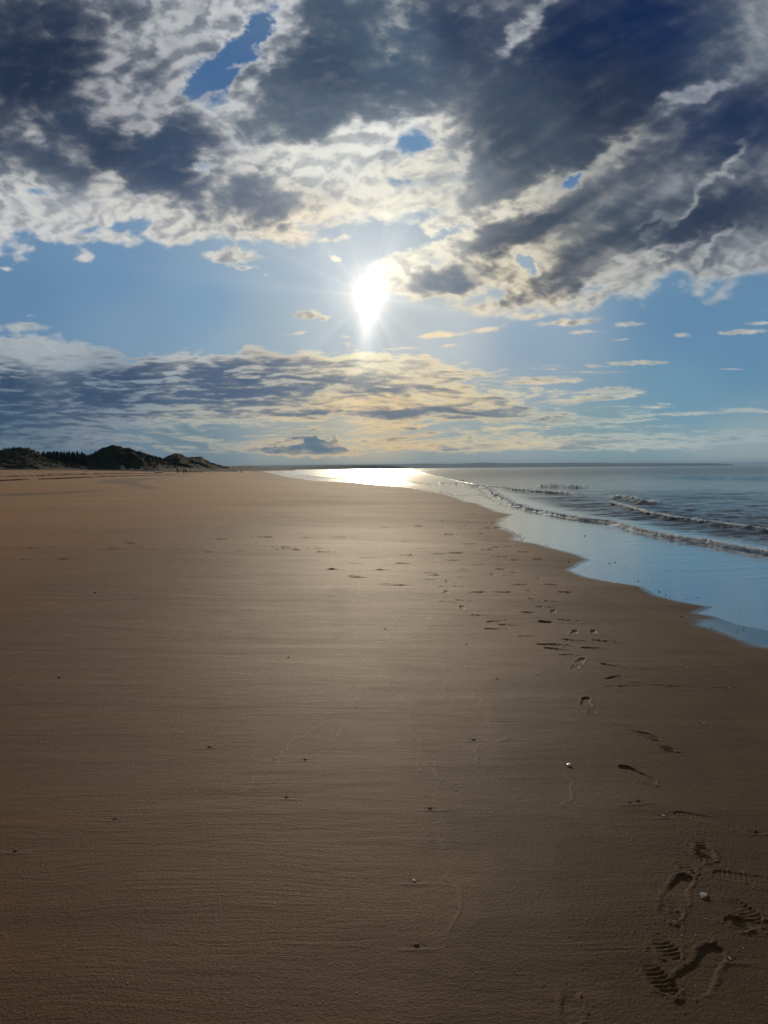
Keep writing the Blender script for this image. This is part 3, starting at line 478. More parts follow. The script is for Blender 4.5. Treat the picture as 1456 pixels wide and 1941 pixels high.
def build_sea():
    U=np.concatenate([[-3,-2,-1.3,-.9,-.7],np.arange(-.6,.62,.0016),[.66,.72,.8,.9,1.1,1.4,2,3]])
    rows=[-100,-50,-10,0,2,3,4]; y=4.5
    while y<60: rows.append(y); y+=max(.035,y*y/9000.)
    while y<900: rows.append(y); y+=y*y/3200.
    while y<38000: rows.append(y); y*=1.15
    Yr=np.array(rows); print('sea grid',len(U),len(Yr))
    Y=np.repeat(Yr[:,None],len(U),1); X=U[None,:]*(np.abs(Yr)[:,None]*1.0+6.0)
    sd=sea_sd(X,Y)
    G=[crest_ground(c[0]) for c in CRESTS]; d1=seg_signed(X,Y,G[0])[0]
    off=sstep(-.2,2.5,d1+0*sd)*sstep(1,5,sd)              # beyond the first breaker the water is rough
    # swell lines run roughly across; coordinates along/across the shore
    a=math.radians(18); S=X*math.cos(a)+Y*math.sin(a); T=-X*math.sin(a)+Y*math.cos(a)
    lod=lambda wl: np.clip(wl*900/np.maximum(Y,1)**2*1.2,0,1)**1
    Z=fbm(S*.12,T*.55,3,901)*.10*lod(2.0)+fbm(S*.5,T*1.7,3,902)*.055*lod(.8)+fbm(S*1.6,T*4.5,3,903)*.022*lod(.4)
    Z=Z*off+fbm(S*.6,T*2.6,4,905)*.006*sstep(.3,3,sd)*(1-off)
    foamy=np.zeros(X.shape)
    for (c,H,bw,fw,fd),g,i in zip(CRESTS,G,range(99)):
        fq=1.0 if g[:,1].mean()<60 else .16
        s,t=seg_signed(X+fbm(X*.7,Y*.4,3,920+i)*.25,Y+fbm(X*.7,Y*.4,3,940+i)*.35,g) if fq==1 else seg_signed(X,Y+fbm(X*.08,Y*.0,3,940+i)*2.0,g)
        ends=sstep(0,.12,t)*(sstep(1,.85,t) if c[-1][0]<1450 else 1)
        amp=H*ends*(1+.35*fbm(X*.8*fq,Y*.8*fq,3,960+i))
        prof=np.where(s>0,np.exp(-(s/bw)**2)*1.0,np.exp(-(s/fw)**2))
        Z+=amp*prof; foamy=np.maximum(foamy,ends*np.exp(-((s+.05)/(.35 if fd else .01))**2))
    o=mesh_obj('sea',np.stack([X,Y,Z],-1).reshape(-1,3),grid_faces(len(Yr),len(U)),sea_mat()); tag(o,kind='structure')
    attr(o,'depth',np.clip(sd,-1,60)); attr(o,'rough',off)
def seg_signed(x,y,g):     # distance to a left-to-right polyline, positive on its far side; plus 0..1 along it
    best=np.full(x.shape,1e18); s=np.zeros(x.shape); tt=np.zeros(x.shape); n=len(g)-1
    for i in range(n):
        ax,ay=g[i]; bx,by=g[i+1]; ex,ey=bx-ax,by-ay; L=math.hypot(ex,ey)
        t=np.clip(((x-ax)*ex+(y-ay)*ey)/(L*L),0,1); dx=x-ax-t*ex; dy=y-ay-t*ey; d=dx*dx+dy*dy
        m=d<best; best=np.where(m,d,best); sg=np.sign((ex*(y-ay)-ey*(x-ax))); s=np.where(m,sg*np.sqrt(d),s); tt=np.where(m,(i+t)/n,tt)
    return s,tt
def sea_mat():
    m,nt,out=new_mat('sea_water'); n=N(nt)
    g=n('NewGeometry'); P=g.outputs['Position']; sep=n('SeparateXYZ'); n.l(P,sep.inputs[0]); Y=sep.outputs[1]
    dep=n.at('depth').outputs['Fac']; rg=n.at('rough').outputs['Fac']
    r1=n.noise(n.map(P,(1.1,4.2,1),(0,0,-.3)),1.0,5,.6,.3); r2=n.noise(n.map(P,(7,22,1),(0,0,-.2)),1.0,4,.6); r3=n.noise(n.map(P,(.12,.6,1),(0,0,-.3)),1.0,4,.6)
    far=n.ramp(Y,25,300); mid=n.ramp(Y,8,60)
    h=n.math('MULTIPLY',r1,.045); h=n.math('MULTIPLY_ADD',n.math('MULTIPLY',r2,n.math('SUBTRACT',1.0,mid)),.010,h); h=n.math('MULTIPLY_ADD',n.math('MULTIPLY',r3,far),1.3,h)
    h=n.math('MULTIPLY',h,n.math('MULTIPLY_ADD',rg,.95,.05))
    bp=n('Bump'); bp.inputs['Distance'].default_value=1.0; n.l(n.math('MULTIPLY_ADD',far,-.45,.9),bp.inputs['Strength']); n.l(h,bp.inputs['Height'])
    ro=n.math('MULTIPLY_ADD',far,.05,n.math('MULTIPLY_ADD',rg,.0,.11))
    fr=n('Fresnel'); fr.inputs[0].default_value=1.333; n.l(bp.outputs[0],fr.inputs['Normal'])
    gl=n('BsdfGlossy'); n.l(ro,gl.inputs['Roughness']); n.l(bp.outputs[0],gl.inputs['Normal']); gl.inputs[0].default_value=(1,.975,.93,1)
    df=n('BsdfDiffuse'); df.inputs[0].default_value=(.030,.042,.048,1)
    tr=n('BsdfTransparent'); tr.inputs[0].default_value=(.80,.82,.82,1)
    mu=n('MixShader'); n.l(n.ramp(dep,.5,7.0,.05,1.0),mu.inputs[0]); n.l(tr.outputs[0],mu.inputs[1]); n.l(df.outputs[0],mu.inputs[2])
    mx=n('MixShader'); n.l(n.math('POWER',fr.outputs[0],n.math('MULTIPLY_ADD',rg,.62,.34)),mx.inputs[0]); n.l(mu.outputs[0],mx.inputs[1]); n.l(gl.outputs[0],mx.inputs[2]); n.l(mx.outputs[0],out.inputs[0])
    return m
def ico(sub=1):
    bm=bmesh.new(); bmesh.ops.create_icosphere(bm,subdivisions=sub,radius=1); v=np.array([x.co[:] for x in bm.verts]); f=np.array([[q.index for q in p.verts] for p in bm.faces]); bm.free(); return v,f
def blob_mesh(name,C,R,mat,sub=1,jit=.25,parent=None,sq=None):
    v,f=ico(sub); k=len(C); V=v[None]*(1+rng.uniform(-jit,jit,(k,len(v),1)))*np.asarray(R).reshape(k,-1,1 if np.ndim(R)==1 else 3)+np.asarray(C)[:,None,:]
    Fc=(f[None]+np.arange(k)[:,None,None]*len(v)).reshape(-1,3); return mesh_obj(name,V.reshape(-1,3),Fc,mat,parent)
def flake_mesh(name,C,R,mat):
    k=len(C); ang=np.linspace(0,2*math.pi,8)[:-1]; yaw=rng.normal(0,.7,k); pit=rng.normal(.85,.6,k)
    P=np.zeros((k,8,3)); r=R.mean(1)*.95
    for i,a in enumerate(ang):
        rr=r*rng.uniform(.7,1.25,k); P[:,i+1,0]=np.cos(a)*rr*1.25; P[:,i+1,2]=np.sin(a)*rr*.8; P[:,i+1,1]=0
    P[:,0,1]=-r*.55                                    # bulges like a bubble wall
    y=P[:,:,1]*np.cos(pit)[:,None]+P[:,:,2]*np.sin(pit)[:,None]; z=-P[:,:,1]*np.sin(pit)[:,None]+P[:,:,2]*np.cos(pit)[:,None]
    x=P[:,:,0]*np.cos(yaw)[:,None]-y*np.sin(yaw)[:,None]; y=P[:,:,0]*np.sin(yaw)[:,None]+y*np.cos(yaw)[:,None]
    V=np.stack([x,y,z],-1)+C[:,None,:]; f=np.array([[0,i+1,(i+1)%7+1] for i in range(7)])
    Fc=(f[None]+np.arange(k)[:,None,None]*8).reshape(-1,3); return mesh_obj(name,V.reshape(-1,3),Fc,mat)
def build_foam():
    m,nt,out=new_mat('sea_foam'); n=N(nt); d=n('BsdfDiffuse'); t=n('BsdfTranslucent'); gl=n('BsdfGlossy')
    tc=n('NewGeometry'); cv=n.mix(n.ramp(n.noise(tc.outputs['Position'],14,3,.6),.30,.46),(.80,.76,.68),(.99,.98,.95)); n.l(cv,d.inputs[0]); n.l(cv,t.inputs[0]); gl.inputs['Roughness'].default_value=.33
    a=n('MixShader'); a.inputs[0].default_value=.72; n.l(d.outputs[0],a.inputs[1]); n.l(t.outputs[0],a.inputs[2]); b=n('MixShader'); b.inputs[0].default_value=.34; n.l(a.outputs[0],b.inputs[1]); n.l(gl.outputs[0],b.inputs[2]); tp=n('BsdfTransparent'); e_=n('MixShader'); e_.inputs[0].default_value=.15; n.l(b.outputs[0],e_.inputs[1]); n.l(tp.outputs[0],e_.inputs[2]); n.l(e_.outputs[0],out.inputs[0])
    C=[];R=[]
    for (c,H,bw,fw,fd),i in zip(CRESTS,range(99)):
        if not fd: continue
        g=crest_ground(c)
        seg=np.hypot(*np.diff(g,axis=0).T); cum=np.concatenate([[0],np.cumsum(seg)]); L=cum[-1]; k=int(min(L*fd,22000))
        u=rng.uniform(0,L,k); x=np.interp(u,cum,g[:,0]); y=np.interp(u,cum,g[:,1])
        x-=fbm(x*.7,y*.4,3,920+i)*.25; y-=fbm(x*.7,y*.4,3,940+i)*.35
        cl=fbm(x*2.6,y*2.6,3,980+i)+rng.normal(0,.2,k); dens=fbm(x*.5,y*.5,2,990+i)
        keep=(cl>(-.75 if i<2 else -.1))&(dens>(-.9 if i<2 else -.55)); x,y,cl=x[keep],y[keep],cl[keep]
        q=rng.beta(1.6,1.6,len(x)); s=-.30+q*.50+.05*fbm(x*5,y*5,2,31); z=.012+H*np.where(s<0,np.exp(-(s/fw)**2),np.exp(-(s/bw)**2))*rng.uniform(.7,1.25,len(x))
        tx,ty=.35,-.93   # front of the wave looks down the beach
        x=x+tx*(-s)+rng.normal(0,.03,len(x)); y=y+ty*(-s)+rng.normal(0,.03,len(x))
        C.append(np.stack([x,y,z],-1)); sc_=np.clip(y/22,.6,2.6)
        R.append(np.stack([rng.uniform(.014,.040,len(x))*sc_*1.3,rng.uniform(.012,.03,len(x))*sc_,rng.uniform(.008,.022,len(x))*sc_],-1))
    # lacy scraps at the edge of the run-up
    for pts,k,sp in (([(905,925),(925,948),(950,955),(985,968)],500,.22),([(948,997),(985,1016),(975,1023),(1035,1031)],420,.07),([(1125,1063),(1095,1079),(1160,1100)],90,.05),([(740,921),(823,931),(861,940),(905,935)],500,.4),([(545,904),(640,912),(735,920)],300,.8)):
        g=crest_ground(pts); seg=np.hypot(*np.diff(g,axis=0).T); cum=np.concatenate([[0],np.cumsum(seg)]); u=rng.uniform(0,cum[-1],k)
        x=np.interp(u,cum,g[:,0])+rng.normal(0,sp,k)+sp; y=np.interp(u,cum,g[:,1])+rng.normal(0,sp*1.5,k)
        kk=fbm(x*3,y*3,2,77)>-.1; x,y=x[kk],y[kk]; sc_=np.clip(y/26,.4,2.2)
        C.append(np.stack([x,y,np.full(len(x),.008)],-1)); R.append(np.stack([rng.uniform(.012,.03,len(x))*sc_*1.4,rng.uniform(.012,.03,len(x))*sc_,rng.uniform(.003,.006,len(x))*sc_],-1))
    C=np.concatenate(C);R=np.concatenate(R); print('foam',len(C))
    o=flake_mesh('sea_foam',C,R,m); tag(o,kind='stuff',label='white foam bubbling along the small breakers and the edge of the run-up',cat='foam')
# ------------------------------------------------------------- dunes and far land (terrain)
def terrain(name,mat,crest,base,Rc,Rb,back,seed,rough,nr=90,step=1.0,kind='structure'):
    """crest/base: px outlines; Rc/Rb distances of crest line and foot; real heights follow from them"""
    cx=np.array([p[0] for p in crest],float); cy=np.array([p[1] for p in crest],float)
    xs=np.arange(cx[0],cx[-1]+.1,step)
    cyi=np.interp(xs,cx,cy)+fbm(xs/7,xs*0,4,seed)*.8*rough*1.2
    byi=np.interp(xs,[p[0] for p in base],[p[1] for p in base])
    def R(r): return np.interp(xs,[p[0] for p in r],[p[1] for p in r])
    rc,rb=R(Rc),R(Rb)
    def pt(x,y,r): d=px_dir(x,y); h=np.hypot(d[:,0],d[:,1]); return d[:,0]/h,d[:,1]/h,CAMZ+d[:,2]/h*r
    dx,dy,zc=pt(xs,cyi,rc); _,_,zb=pt(xs,byi,rb)
    f=np.concatenate([np.linspace(-.12,1,nr),np.linspace(1,2.4,18)[1:]])
    V=[]
    for q in f:
        r=rb+(rc-rb)*q if q<=1 else rc+(q-1)*back
        X,Yy=dx*r,dy*r
        base_z=zb-.5 if q<0 else None
        p=np.clip(q,0,1); s=p*p*(3-2*p)*.62+p**2.2*.38
        if q<=1: z=zb+(zc-zb)*s
        else: t=(q-1)/1.4; z=zc+(np.minimum(zb,0.0)-1.5-zc)*sstep(0,1,t)
        gull=fbm(X*.035+seed,Yy*.012+fbm(X*.02,Yy*.02,2,seed+9),5,seed+3,.55)
        gu2=fbm(X*.15,Yy*.05,4,seed+4)
        env=(math.sin(min(max(q,0),1)*math.pi)**.8) if 0<q<1 else 0
        z=z+(gull*.34+gu2*.12)*(zc-zb)*env*rough
        z=np.minimum(z,CAMZ+(zc-CAMZ)*(r/rc)) if 0<q<1 else z     # nothing in front overtops the crest line
        if q<0: z=z-1.2*(-q/.12)
        V.append(np.stack([X,Yy,z],-1))
    V=np.array(V); o=mesh_obj(name,V.reshape(-1,3),grid_faces(len(f),len(xs)),mat); tag(o,kind=kind)
    return V,f,xs
def dune_mat(name,grassc,sandc,thr,scale=1.0,lowsand=0.0):
    m,nt,out=new_mat(name); n=N(nt); b=n('BsdfPrincipled'); n.l(b.outputs[0],out.inputs[0]); b.inputs['Roughness'].default_value=.95; b.inputs['Specular IOR Level'].default_value=.1
    g=n('NewGeometry'); P=g.outputs['Position']; s=n('SeparateXYZ'); n.l(P,s.inputs[0])
    a=n.noise(n.map(P,(.045*scale,.03*scale,.14*scale)),1,6,.62,.6); c=n.noise(n.map(P,(.5*scale,.3*scale,.6*scale)),1,5,.65)
    v=n.math('ADD',a,n.math('MULTIPLY_ADD',s.outputs[2],.022/scale,-lowsand)); v=n.math('MULTIPLY_ADD',c,.22,v)
    col=n.mix(n.ramp(v,thr,thr+.09),sandc,grassc); col=n.mix(n.math('MULTIPLY',c,.6),col,tuple(k*.45 for k in grassc)); n.l(col,b.inputs['Base Color'])
    bp=n('Bump'); bp.inputs['Distance'].default_value=1.2; bp.inputs['Strength'].default_value=.7; n.l(c,bp.inputs['Height']); n.l(bp.outputs[0],b.inputs['Normal'])
    return m
def build_land():
    G=(.012,.015,.008); Sd=(.26,.16,.10); Red=(.13,.050,.026)
    mA=dune_mat('grassy_dune',G,Red,.60,1.0,.0); mB=dune_mat('dark_dune',G,(.10,.065,.045),.50,1.0,.0)
    res={}
    res['C']=terrain('dune',mB,[(290,884),(302,876),(308,870.5),(318,865),(328,860.5),(336,860),(345,862),(353,867),(365,867),(381,866.3),(386,869.5),(396,876),(412,881.5),(428,886),(440,889),(452,891)],[(290,893),(452,892.5)],[(290,520),(452,640)],[(290,400),(380,400),(452,560)],120,41,.8)
    res['B']=terrain('dune',mB,[(60,880),(110,866),(150,864.5),(168,863.5),(180,859),(192,851),(205,846.5),(216,844.5),(226,846.5),(236,850),(244,849),(256,854.5),(275,860.5),(300,868),(320,874),(350,882),(372,888),(385,892)],[(60,890),(200,890),(300,892),(385,893.5)],[(60,380),(385,420)],[(60,330),(300,330),(385,360)],110,42,1.0)
    res['A']=terrain('dune',mA,[(-700,835),(-400,845),(-200,840),(-60,850),(0,854),(8,851.5),(30,848.5),(52,850),(66,853.5),(78,864),(100,872),(130,880),(150,886),(165,891)],[(-700,893),(0,889),(60,889),(165,892)],[(-700,300),(165,350)],[(-700,200),(0,262),(100,290),(165,330)],90,43,1.0)
    terrain('dune',dune_mat('far_dune',(.05,.05,.04),(.22,.17,.13),.58,.5),[(395,884),(410,882.5),(425,883),(440,883.5),(455,882.6),(470,883.3),(480,882.4),(487,883.5),(494,885.6),(505,885.2),(520,886),(540,888),(560,889)],[(395,891.5),(560,890.3)],[(395,900),(560,1500)],[(395,780),(480,900),(560,1400)],200,44,.7,60)
    hm=dune_mat('wooded_hill',(.012,.026,.022),(.03,.04,.03),.45,.03)
    terrain('hill',hm,[(490,889.8),(515,885.8),(545,884.6),(560,884),(580,884.4),(620,882.6),(640,883),(665,881.8),(700,881.6),(735,882.5),(755,883.4),(765,884.6),(772,887.5)],[(490,890.3),(772,888.0)],[(490,5200),(772,4700)],[(490,4800),(772,4600)],900,45,.35,30)
    terrain('hill',hm,[(380,884.5),(440,883),(500,882),(560,881.4),(640,880.5),(760,879.5),(800,878.6),(860,879),(900,877.4),(918,876.6),(960,878),(1010,877.9),(1070,877.2),(1130,877),(1170,877.8),(1230,877.5),(1300,878),(1360,878.5),(1385,880),(1393,882.3)],[(380,891),(1393,882.7)],[(380,17000),(1393,16000)],[(380,15500),(1393,15000)],3000,46,.25,24)
    # marram grass standing on the dunes
    gm=simple_mat('marram_grass',(.020,.024,.011),.9,.4,2.0,.1)
    Vt=[];Fc=[]
    for key,cnt in (('A',5200),('B',5200),('C',2200)):
        V,f,xs=res[key]; nr,nc=V.shape[:2]
        ii=(rng.beta(3.0,1.1,cnt)*88).astype(int)+int(nr*.05); jj=rng.integers(0,nc,cnt); ii=np.clip(ii,0,nr-1)
        for i,j in zip(ii,jj):
            if V[i,j,2]<3.2 or (key=='A' and xs[j]<-80): continue
            b=V[i,j]; h=rng.uniform(.35,1.0)
            for k in range(4):
                a=rng.uniform(0,6.28); dx,dy=math.cos(a),math.sin(a); w=.09; sx=rng.uniform(-.35,.5)
                k0=len(Vt); x,y,z=b[0]+dx*.25,b[1]+dy*.25,b[2]-.1
                Vt+=[(x-w*dy,y+w*dx,z),(x+w*dy,y-w*dx,z),(x+sx*.4+w*.5*dy,y-w*.5*dx,z+h*.65),(x+sx,y+dy*.2,z+h)]; Fc.append((k0,k0+1,k0+2,k0+3))
    o=mesh_obj('dune_grass',np.array(Vt),np.array(Fc),gm,None,False); tag(o,kind='stuff',label='dark marram grass covering the dunes',cat='grass')
    return res
def tube(pts,rad,seg=7):
    V=[];Fc=[]
    for k,(p,r) in enumerate(zip(pts,rad)):
        p=Vector(p); t=(Vector(pts[min(k+1,len(pts)-1)])-Vector(pts[max(k-1,0)])).normalized(); u=t.orthogonal().normalized(); v=t.cross(u)
        for s in range(seg):
            a=2*math.pi*s/seg; q=p+u*math.cos(a)*r+v*math.sin(a)*r; V.append(tuple(q))
    for k in range(len(pts)-1):
        for s in range(seg): Fc.append((k*seg+s,k*seg+(s+1)%seg,(k+1)*seg+(s+1)%seg,(k+1)*seg+s))
    Fc.append(tuple(range(seg))[::-1]); Fc.append(tuple((len(pts)-1)*seg+s for s in range(seg)))
    return V,Fc
def build_trees(res):
    bark=simple_mat('spruce_bark',(.06,.045,.035),.9); leaf=simple_mat('spruce_needles',(.018,.030,.014),.85,.4,3.0)
    protos=[]
    for k in range(3):
        H=[6.0,5.2,6.8][k]; e=empty('spruce_tree',(0,0,0)); lean=rng.uniform(-.15,.15)
        V,Fc=tube([(0,0,-.5),(lean*.3,0,H*.5),(lean,0,H*.97)],[.14,.09,.02]); mesh_obj('trunk',V,Fc,bark,e)
        Vt=[];Fq=[]
        for b in range(170):
            h=rng.uniform(.10,1)**.9; z=H*h; rr=(1-h)**.75*H*.25*rng.uniform(.35,1.5)+.12; a=rng.uniform(0,6.283)
            cxx=lean*h; z+=rng.normal(0,.22)
            for s in range(7):
                t=(s+.6)/7; x=cxx+math.cos(a)*rr*t; y=math.sin(a)*rr*t; zz=z-rr*(.1+.35*((b*7)%5)/5)*t+rng.normal(0,.05)+(.12 if s==6 else 0); wd=.26*(1.1-t)+.06
                n_=len(Vt); px,py=-math.sin(a)*wd,math.cos(a)*wd
                Vt+=[(x-px,y-py,zz-.10),(x+math.cos(a)*.22,y+math.sin(a)*.22,zz-.02),(x+px,y+py,zz-.10),(x-math.cos(a)*.1,y-math.sin(a)*.1,zz+.14)]; Fq.append((n_,n_+1,n_+2,n_+3))
        mesh_obj('crown',np.array(Vt),np.array(Fq),leaf,e,False); protos.append(e)
    xs=[73,76.1,79.5,83,87,90,92.5,96,99,102.5,106,108.5,112,115.5,118.5,122,125,128,131.5,135,138,141.5,145,148,151,154.5,157,160,163,181]
    tops=[857,855.5,856.5,856,857.5,855.5,857,856.5,857,855,857,856,857.5,855.5,857,854.6,857,855.8,856,857.5,856,857,855.5,857,857.5,855.5,857,859.5,861,856]
    lab=['dark spruce tree at the left end of the row behind the dunes','lone small spruce on the saddle left of the tallest dune']
    for i,(x,t) in enumerate(zip(xs,tops)):
        x+=rng.normal(0,.9)*(0<i<len(xs)-1); t+=abs(rng.normal(0,1.6))*(0<i<len(xs)-1)
        k=i%3; r=372+rng.uniform(-6,8); d=px_dir(x,t); h=math.hypot(d[0],d[1]); zt=CAMZ+d[2]/h*r; src=protos[k]
        if i<3: o=src
        else:
            o=src.copy(); COL.objects.link(o)
            for ch in src.children:
                c=ch.copy(); COL.objects.link(c); c.parent=o
        Hk=[6.0,5.2,6.8][k]; s=rng.uniform(.62,.9); o.scale=(s*1.7,s*1.7,s); o.location=(d[0]/h*r,d[1]/h*r,zt-Hk*s*.99); o.rotation_euler=(0,0,rng.uniform(0,6.28))
        l=lab[0] if i==0 else lab[1] if i==len(xs)-1 else 'dark spruce in the row of conifers on the skyline between the two dunes'
        tag(o,l,'tree','spruces on the skyline behind the dunes')
# ------------------------------------------------------------- people far down the beach
def skin_mesh(name,J,E_,mat,parent,sub=1):
    me=bpy.data.meshes.new(name); me.from_pydata([j[0] for j in J],E_,[]); o=bpy.data.objects.new(name,me); COL.objects.link(o); o.parent=parent
    md=o.modifiers.new('skin','SKIN'); sv=me.skin_vertices[0].data if me.skin_vertices else None
    if sv is None:
        bm=bmesh.new(); bm.from_mesh(me); bm.verts.layers.skin.verify(); bm.to_mesh(me); bm.free(); sv=me.skin_vertices[0].data
    for k,(p,r) in enumerate(J):
        sv[k].radius=(r,r) if not isinstance(r,tuple) else r; sv[k].use_root=(k==0)
    md.use_smooth_shade=True; s=o.modifiers.new('sub','SUBSURF'); s.levels=sub; s.render_levels=sub; me.materials.append(mat); return o
def person(px,py,dist,rz,pose,label,top,bottom):
    d=px_dir(px,py); h=math.hypot(d[0],d[1]); x,y=d[0]/h*dist,d[1]/h*dist
    z=float(sand_base(np.array([x]),np.array([y]))[0])+.01
    e=empty('person',(x,y,z),rz); tag(e,label,'person','people far down the beach')
    st=pose['step']; cr=pose.get('crouch',0); hip=.92-cr*.35; ln=pose.get('lean',0)
    sh=(0,ln*.5,hip+.50-abs(ln)*.18); hd=(0,ln*.72,hip+.72-abs(ln)*.3)
    def leg(s,f): 
        kn=(s*.10,f*.5+cr*.25,hip*.52+.02); an=(s*.10,f,.08); return kn,an,(s*.10,f+.17,.03)
    kl,al,tl=leg(-1,st); kr,ar,tr_=leg(1,-st)
    arm=pose.get('arm',.15)
    J=[((0,0,hip),(.15,.11)),((0,ln*.25,hip+.25),(.13,.10)),(sh,(.17,.11)),((0,ln*.6,sh[2]+.10),.055),(hd,(.085,.10)),((0,ln*.76,hd[2]+.11),.07),
       ((-.10,0,hip-.06),.09),(kl,.065),(al,.042),(tl,.035),((.10,0,hip-.06),.09),(kr,.065),(ar,.042),(tr_,.035),
       ((-.20,sh[1],sh[2]-.02),.055),((-.25,sh[1]+arm*.3,sh[2]-.30),.042),((-.23,sh[1]+arm+.05,sh[2]-.54),.032),((-.23,sh[1]+arm+.08,sh[2]-.62),.035),
       ((.20,sh[1],sh[2]-.02),.055),((.25,sh[1]-arm*.3,sh[2]-.30),.042),((.23,sh[1]-arm*.5+.05,sh[2]-.54),.032),((.23,sh[1]-arm*.5+.08,sh[2]-.62),.035)]
    Ed=[(0,1),(1,2),(2,3),(3,4),(4,5),(0,6),(6,7),(7,8),(8,9),(0,10),(10,11),(11,12),(12,13),(2,14),(14,15),(15,16),(16,17),(2,18),(18,19),(19,20),(20,21)]
    skin_mesh('body',J,Ed,SKIN,e)
    k=1.22
    def g(i,f=k): p,r=J[i]; return (p,tuple(q*f for q in r) if isinstance(r,tuple) else r*f)
    skin_mesh('jacket',[g(0,1.12),g(1),g(2),g(14),g(15,1.35),g(16,1.4),g(18),g(19,1.35),g(20,1.4)],[(0,1),(1,2),(2,3),(3,4),(4,5),(2,6),(6,7),(7,8)],top,e)
    skin_mesh('trousers',[g(0,1.15),g(6,1.2),g(7,1.3),g(8,1.5),g(10,1.2),g(11,1.3),g(12,1.5)],[(0,1),(1,2),(2,3),(0,4),(4,5),(5,6)],bottom,e)
    v,f=ico(2); v=v*np.array([.10,.115,.11])+np.array([0,hd[1]-.02,hd[2]+.07]); v=v[:]; mesh_obj('hair',v,f,HAIR,e)
    return e
# ------------------------------------------------------------- small things on the beach
def lathe_pebble(seed,sx,sy,sz):
    v,f=ico(3); n=fbm(v[:,0]*1.3+seed,v[:,1]*1.3+v[:,2]*.7,3,seed)*.22+1; v=v*n[:,None]*np.array([sx,sy,sz]); return v,f
def shell_mesh(R):
    # scallop-like valve: a shallow ribbed dish
    V=[];Fc=[];nu,nv=26,9
    for layer in (0,1):
        for i in range(nv+1):
            t=i/nv
            for j in range(nu+1):
                a=math.radians(-75+150*j/nu); rr=R*t*(1-.12*abs(math.sin(a))); rib=.035*R*math.cos(j*math.pi)*t
                V.append((rr*math.sin(a),rr*math.cos(a)-R*.5,R*.34*(1-t*t)*(1 if layer==0 else .8)+rib*.5-(0 if layer==0 else .05*R)))
    L=(nv+1)*(nu+1)
    for layer in (0,1):
        for i in range(nv):
            for j in range(nu):
                q=[layer*L+i*(nu+1)+j,layer*L+i*(nu+1)+j+1,layer*L+(i+1)*(nu+1)+j+1,layer*L+(i+1)*(nu+1)+j]; Fc.append(tuple(q if layer else q[::-1]))
    for j in range(nu): a=nv*(nu+1)+j; Fc.append((a,a+1,L+a+1,L+a))
    return V,Fc
PEB=[ # px,py,size m,colour key,label
(397,1415,.011,'d','small dark pebble in a scour mark left of the middle of the lower sand'),
(578,1439,.012,'d','dark pebble just right of the scoured one left of centre'),
(543,1510,.011,'d','small dark pebble left of centre with a short wake in the sand'),
(218,1551,.011,'g','grey pebble with a pale tip alone on the lower left sand'),
(30,1611,.011,'g','grey pebble at the far left edge of the sand'),
(785,1668,.011,'w','dark pebble with a white fleck in the rippled sand at bottom centre'),
(790,1790,.012,'d','black pebble lowest in the rippled sand at bottom centre'),
(815,1531,.015,'g','grey pebble with long wakes on either side, centre of the rippled sand'),
(898,1401,.014,'d','dark pebble beside a swash line right of centre'),
(547,1246,.016,'d','dark pebble with a long wake left of the swash lines'),
(730,1192,.016,'d','dark pebble on the pale streak in the middle of the beach'),
(112,1284,.018,'d','flat dark pebble near the left edge of the beach'),
(180,1124,.022,'d','lone dark stone far out on the left sand'),
(1258,1545,.010,'w','pale pebble left of the long dark footprint edge'),
(1383,1815,.009,'w','white-tipped pebble right of the large smooth footprint'),
(1018,1276,.014,'w','pebble with a white top left of the churned footprints'),
(884,1221,.016,'d','dark pebble between the trampled footprints and the swash lines'),
(943,1286,.014,'d','small dark pebble left of the two round footprints'),
(1260,1420,.015,'d','dark pebble below the shallow slanting footprint'),
(1335,1370,.014,'w','pale flat pebble on the dark sand right of the slanting footprint'),
(1303,1265,.018,'w','wet pebble with a bright glint right of the churned footprints'),
(1383,1303,.014,'w','bright pebble in the dark drag mark near the right edge'),
(1278,1231,.012,'w','tiny white pebble at the edge of the wet sand'),
(1432,1575,.014,'d','dark pebble by the right edge beyond the long footprint'),
(1210,1517,.012,'d','black crumb of stone below the clear boot print'),
(1194,1520,.009,'d','smaller black crumb of stone left of the one below the boot print'),
]
WATERPEB=[(1078,1067),(1140,1071),(1155,1068),(1166,1066),(1186,1074),(1204,1091),(1210,1102),(1223,1106),(1236,1100),(1246,1118),(1250,1122),(1262,1128),(1270,1132),(1293,1140),(1300,1136),(1316,1139),(1323,1133),(1362,1130),(1404,1156),(1386,1180),(1349,1197),(1333,1197),(1292,1173),(1410,1193),(1398,1200),(1400,1116),(1108,1016)]
PEBBLES+= [(p[0],p[1],p[2]) for p in PEB]
build_sand(); build_sea(); build_foam()
LAND=build_land(); build_trees(LAND)
SKIN=simple_mat('skin',(.35,.20,.14),.6); HAIR=simple_mat('hair',(.03,.02,.015),.8)
NAVY=simple_mat('navy_cloth',(.02,.025,.045),.9); BLK=simple_mat('black_cloth',(.012,.012,.014),.9); GRY=simple_mat('charcoal_cloth',(.04,.04,.045),.9)
person(336.6,894,238,.5,{'step':.10},'distant person in dark clothes standing alone at the foot of the dunes',NAVY,BLK)
person(348.4,894,236,2.4,{'step':.16},'distant person in dark clothes, left one of the pair walking side by side',GRY,BLK)
person(352.0,894,235,2.7,{'step':.12},'distant person in dark clothes, right one of the pair walking side by side',BLK,NAVY)
person(458.0,893,350,1.3,{'step':.10,'crouch':.6,'lean':.5},'tiny dark figure stooping far along the beach near the end of the dunes',BLK,BLK)
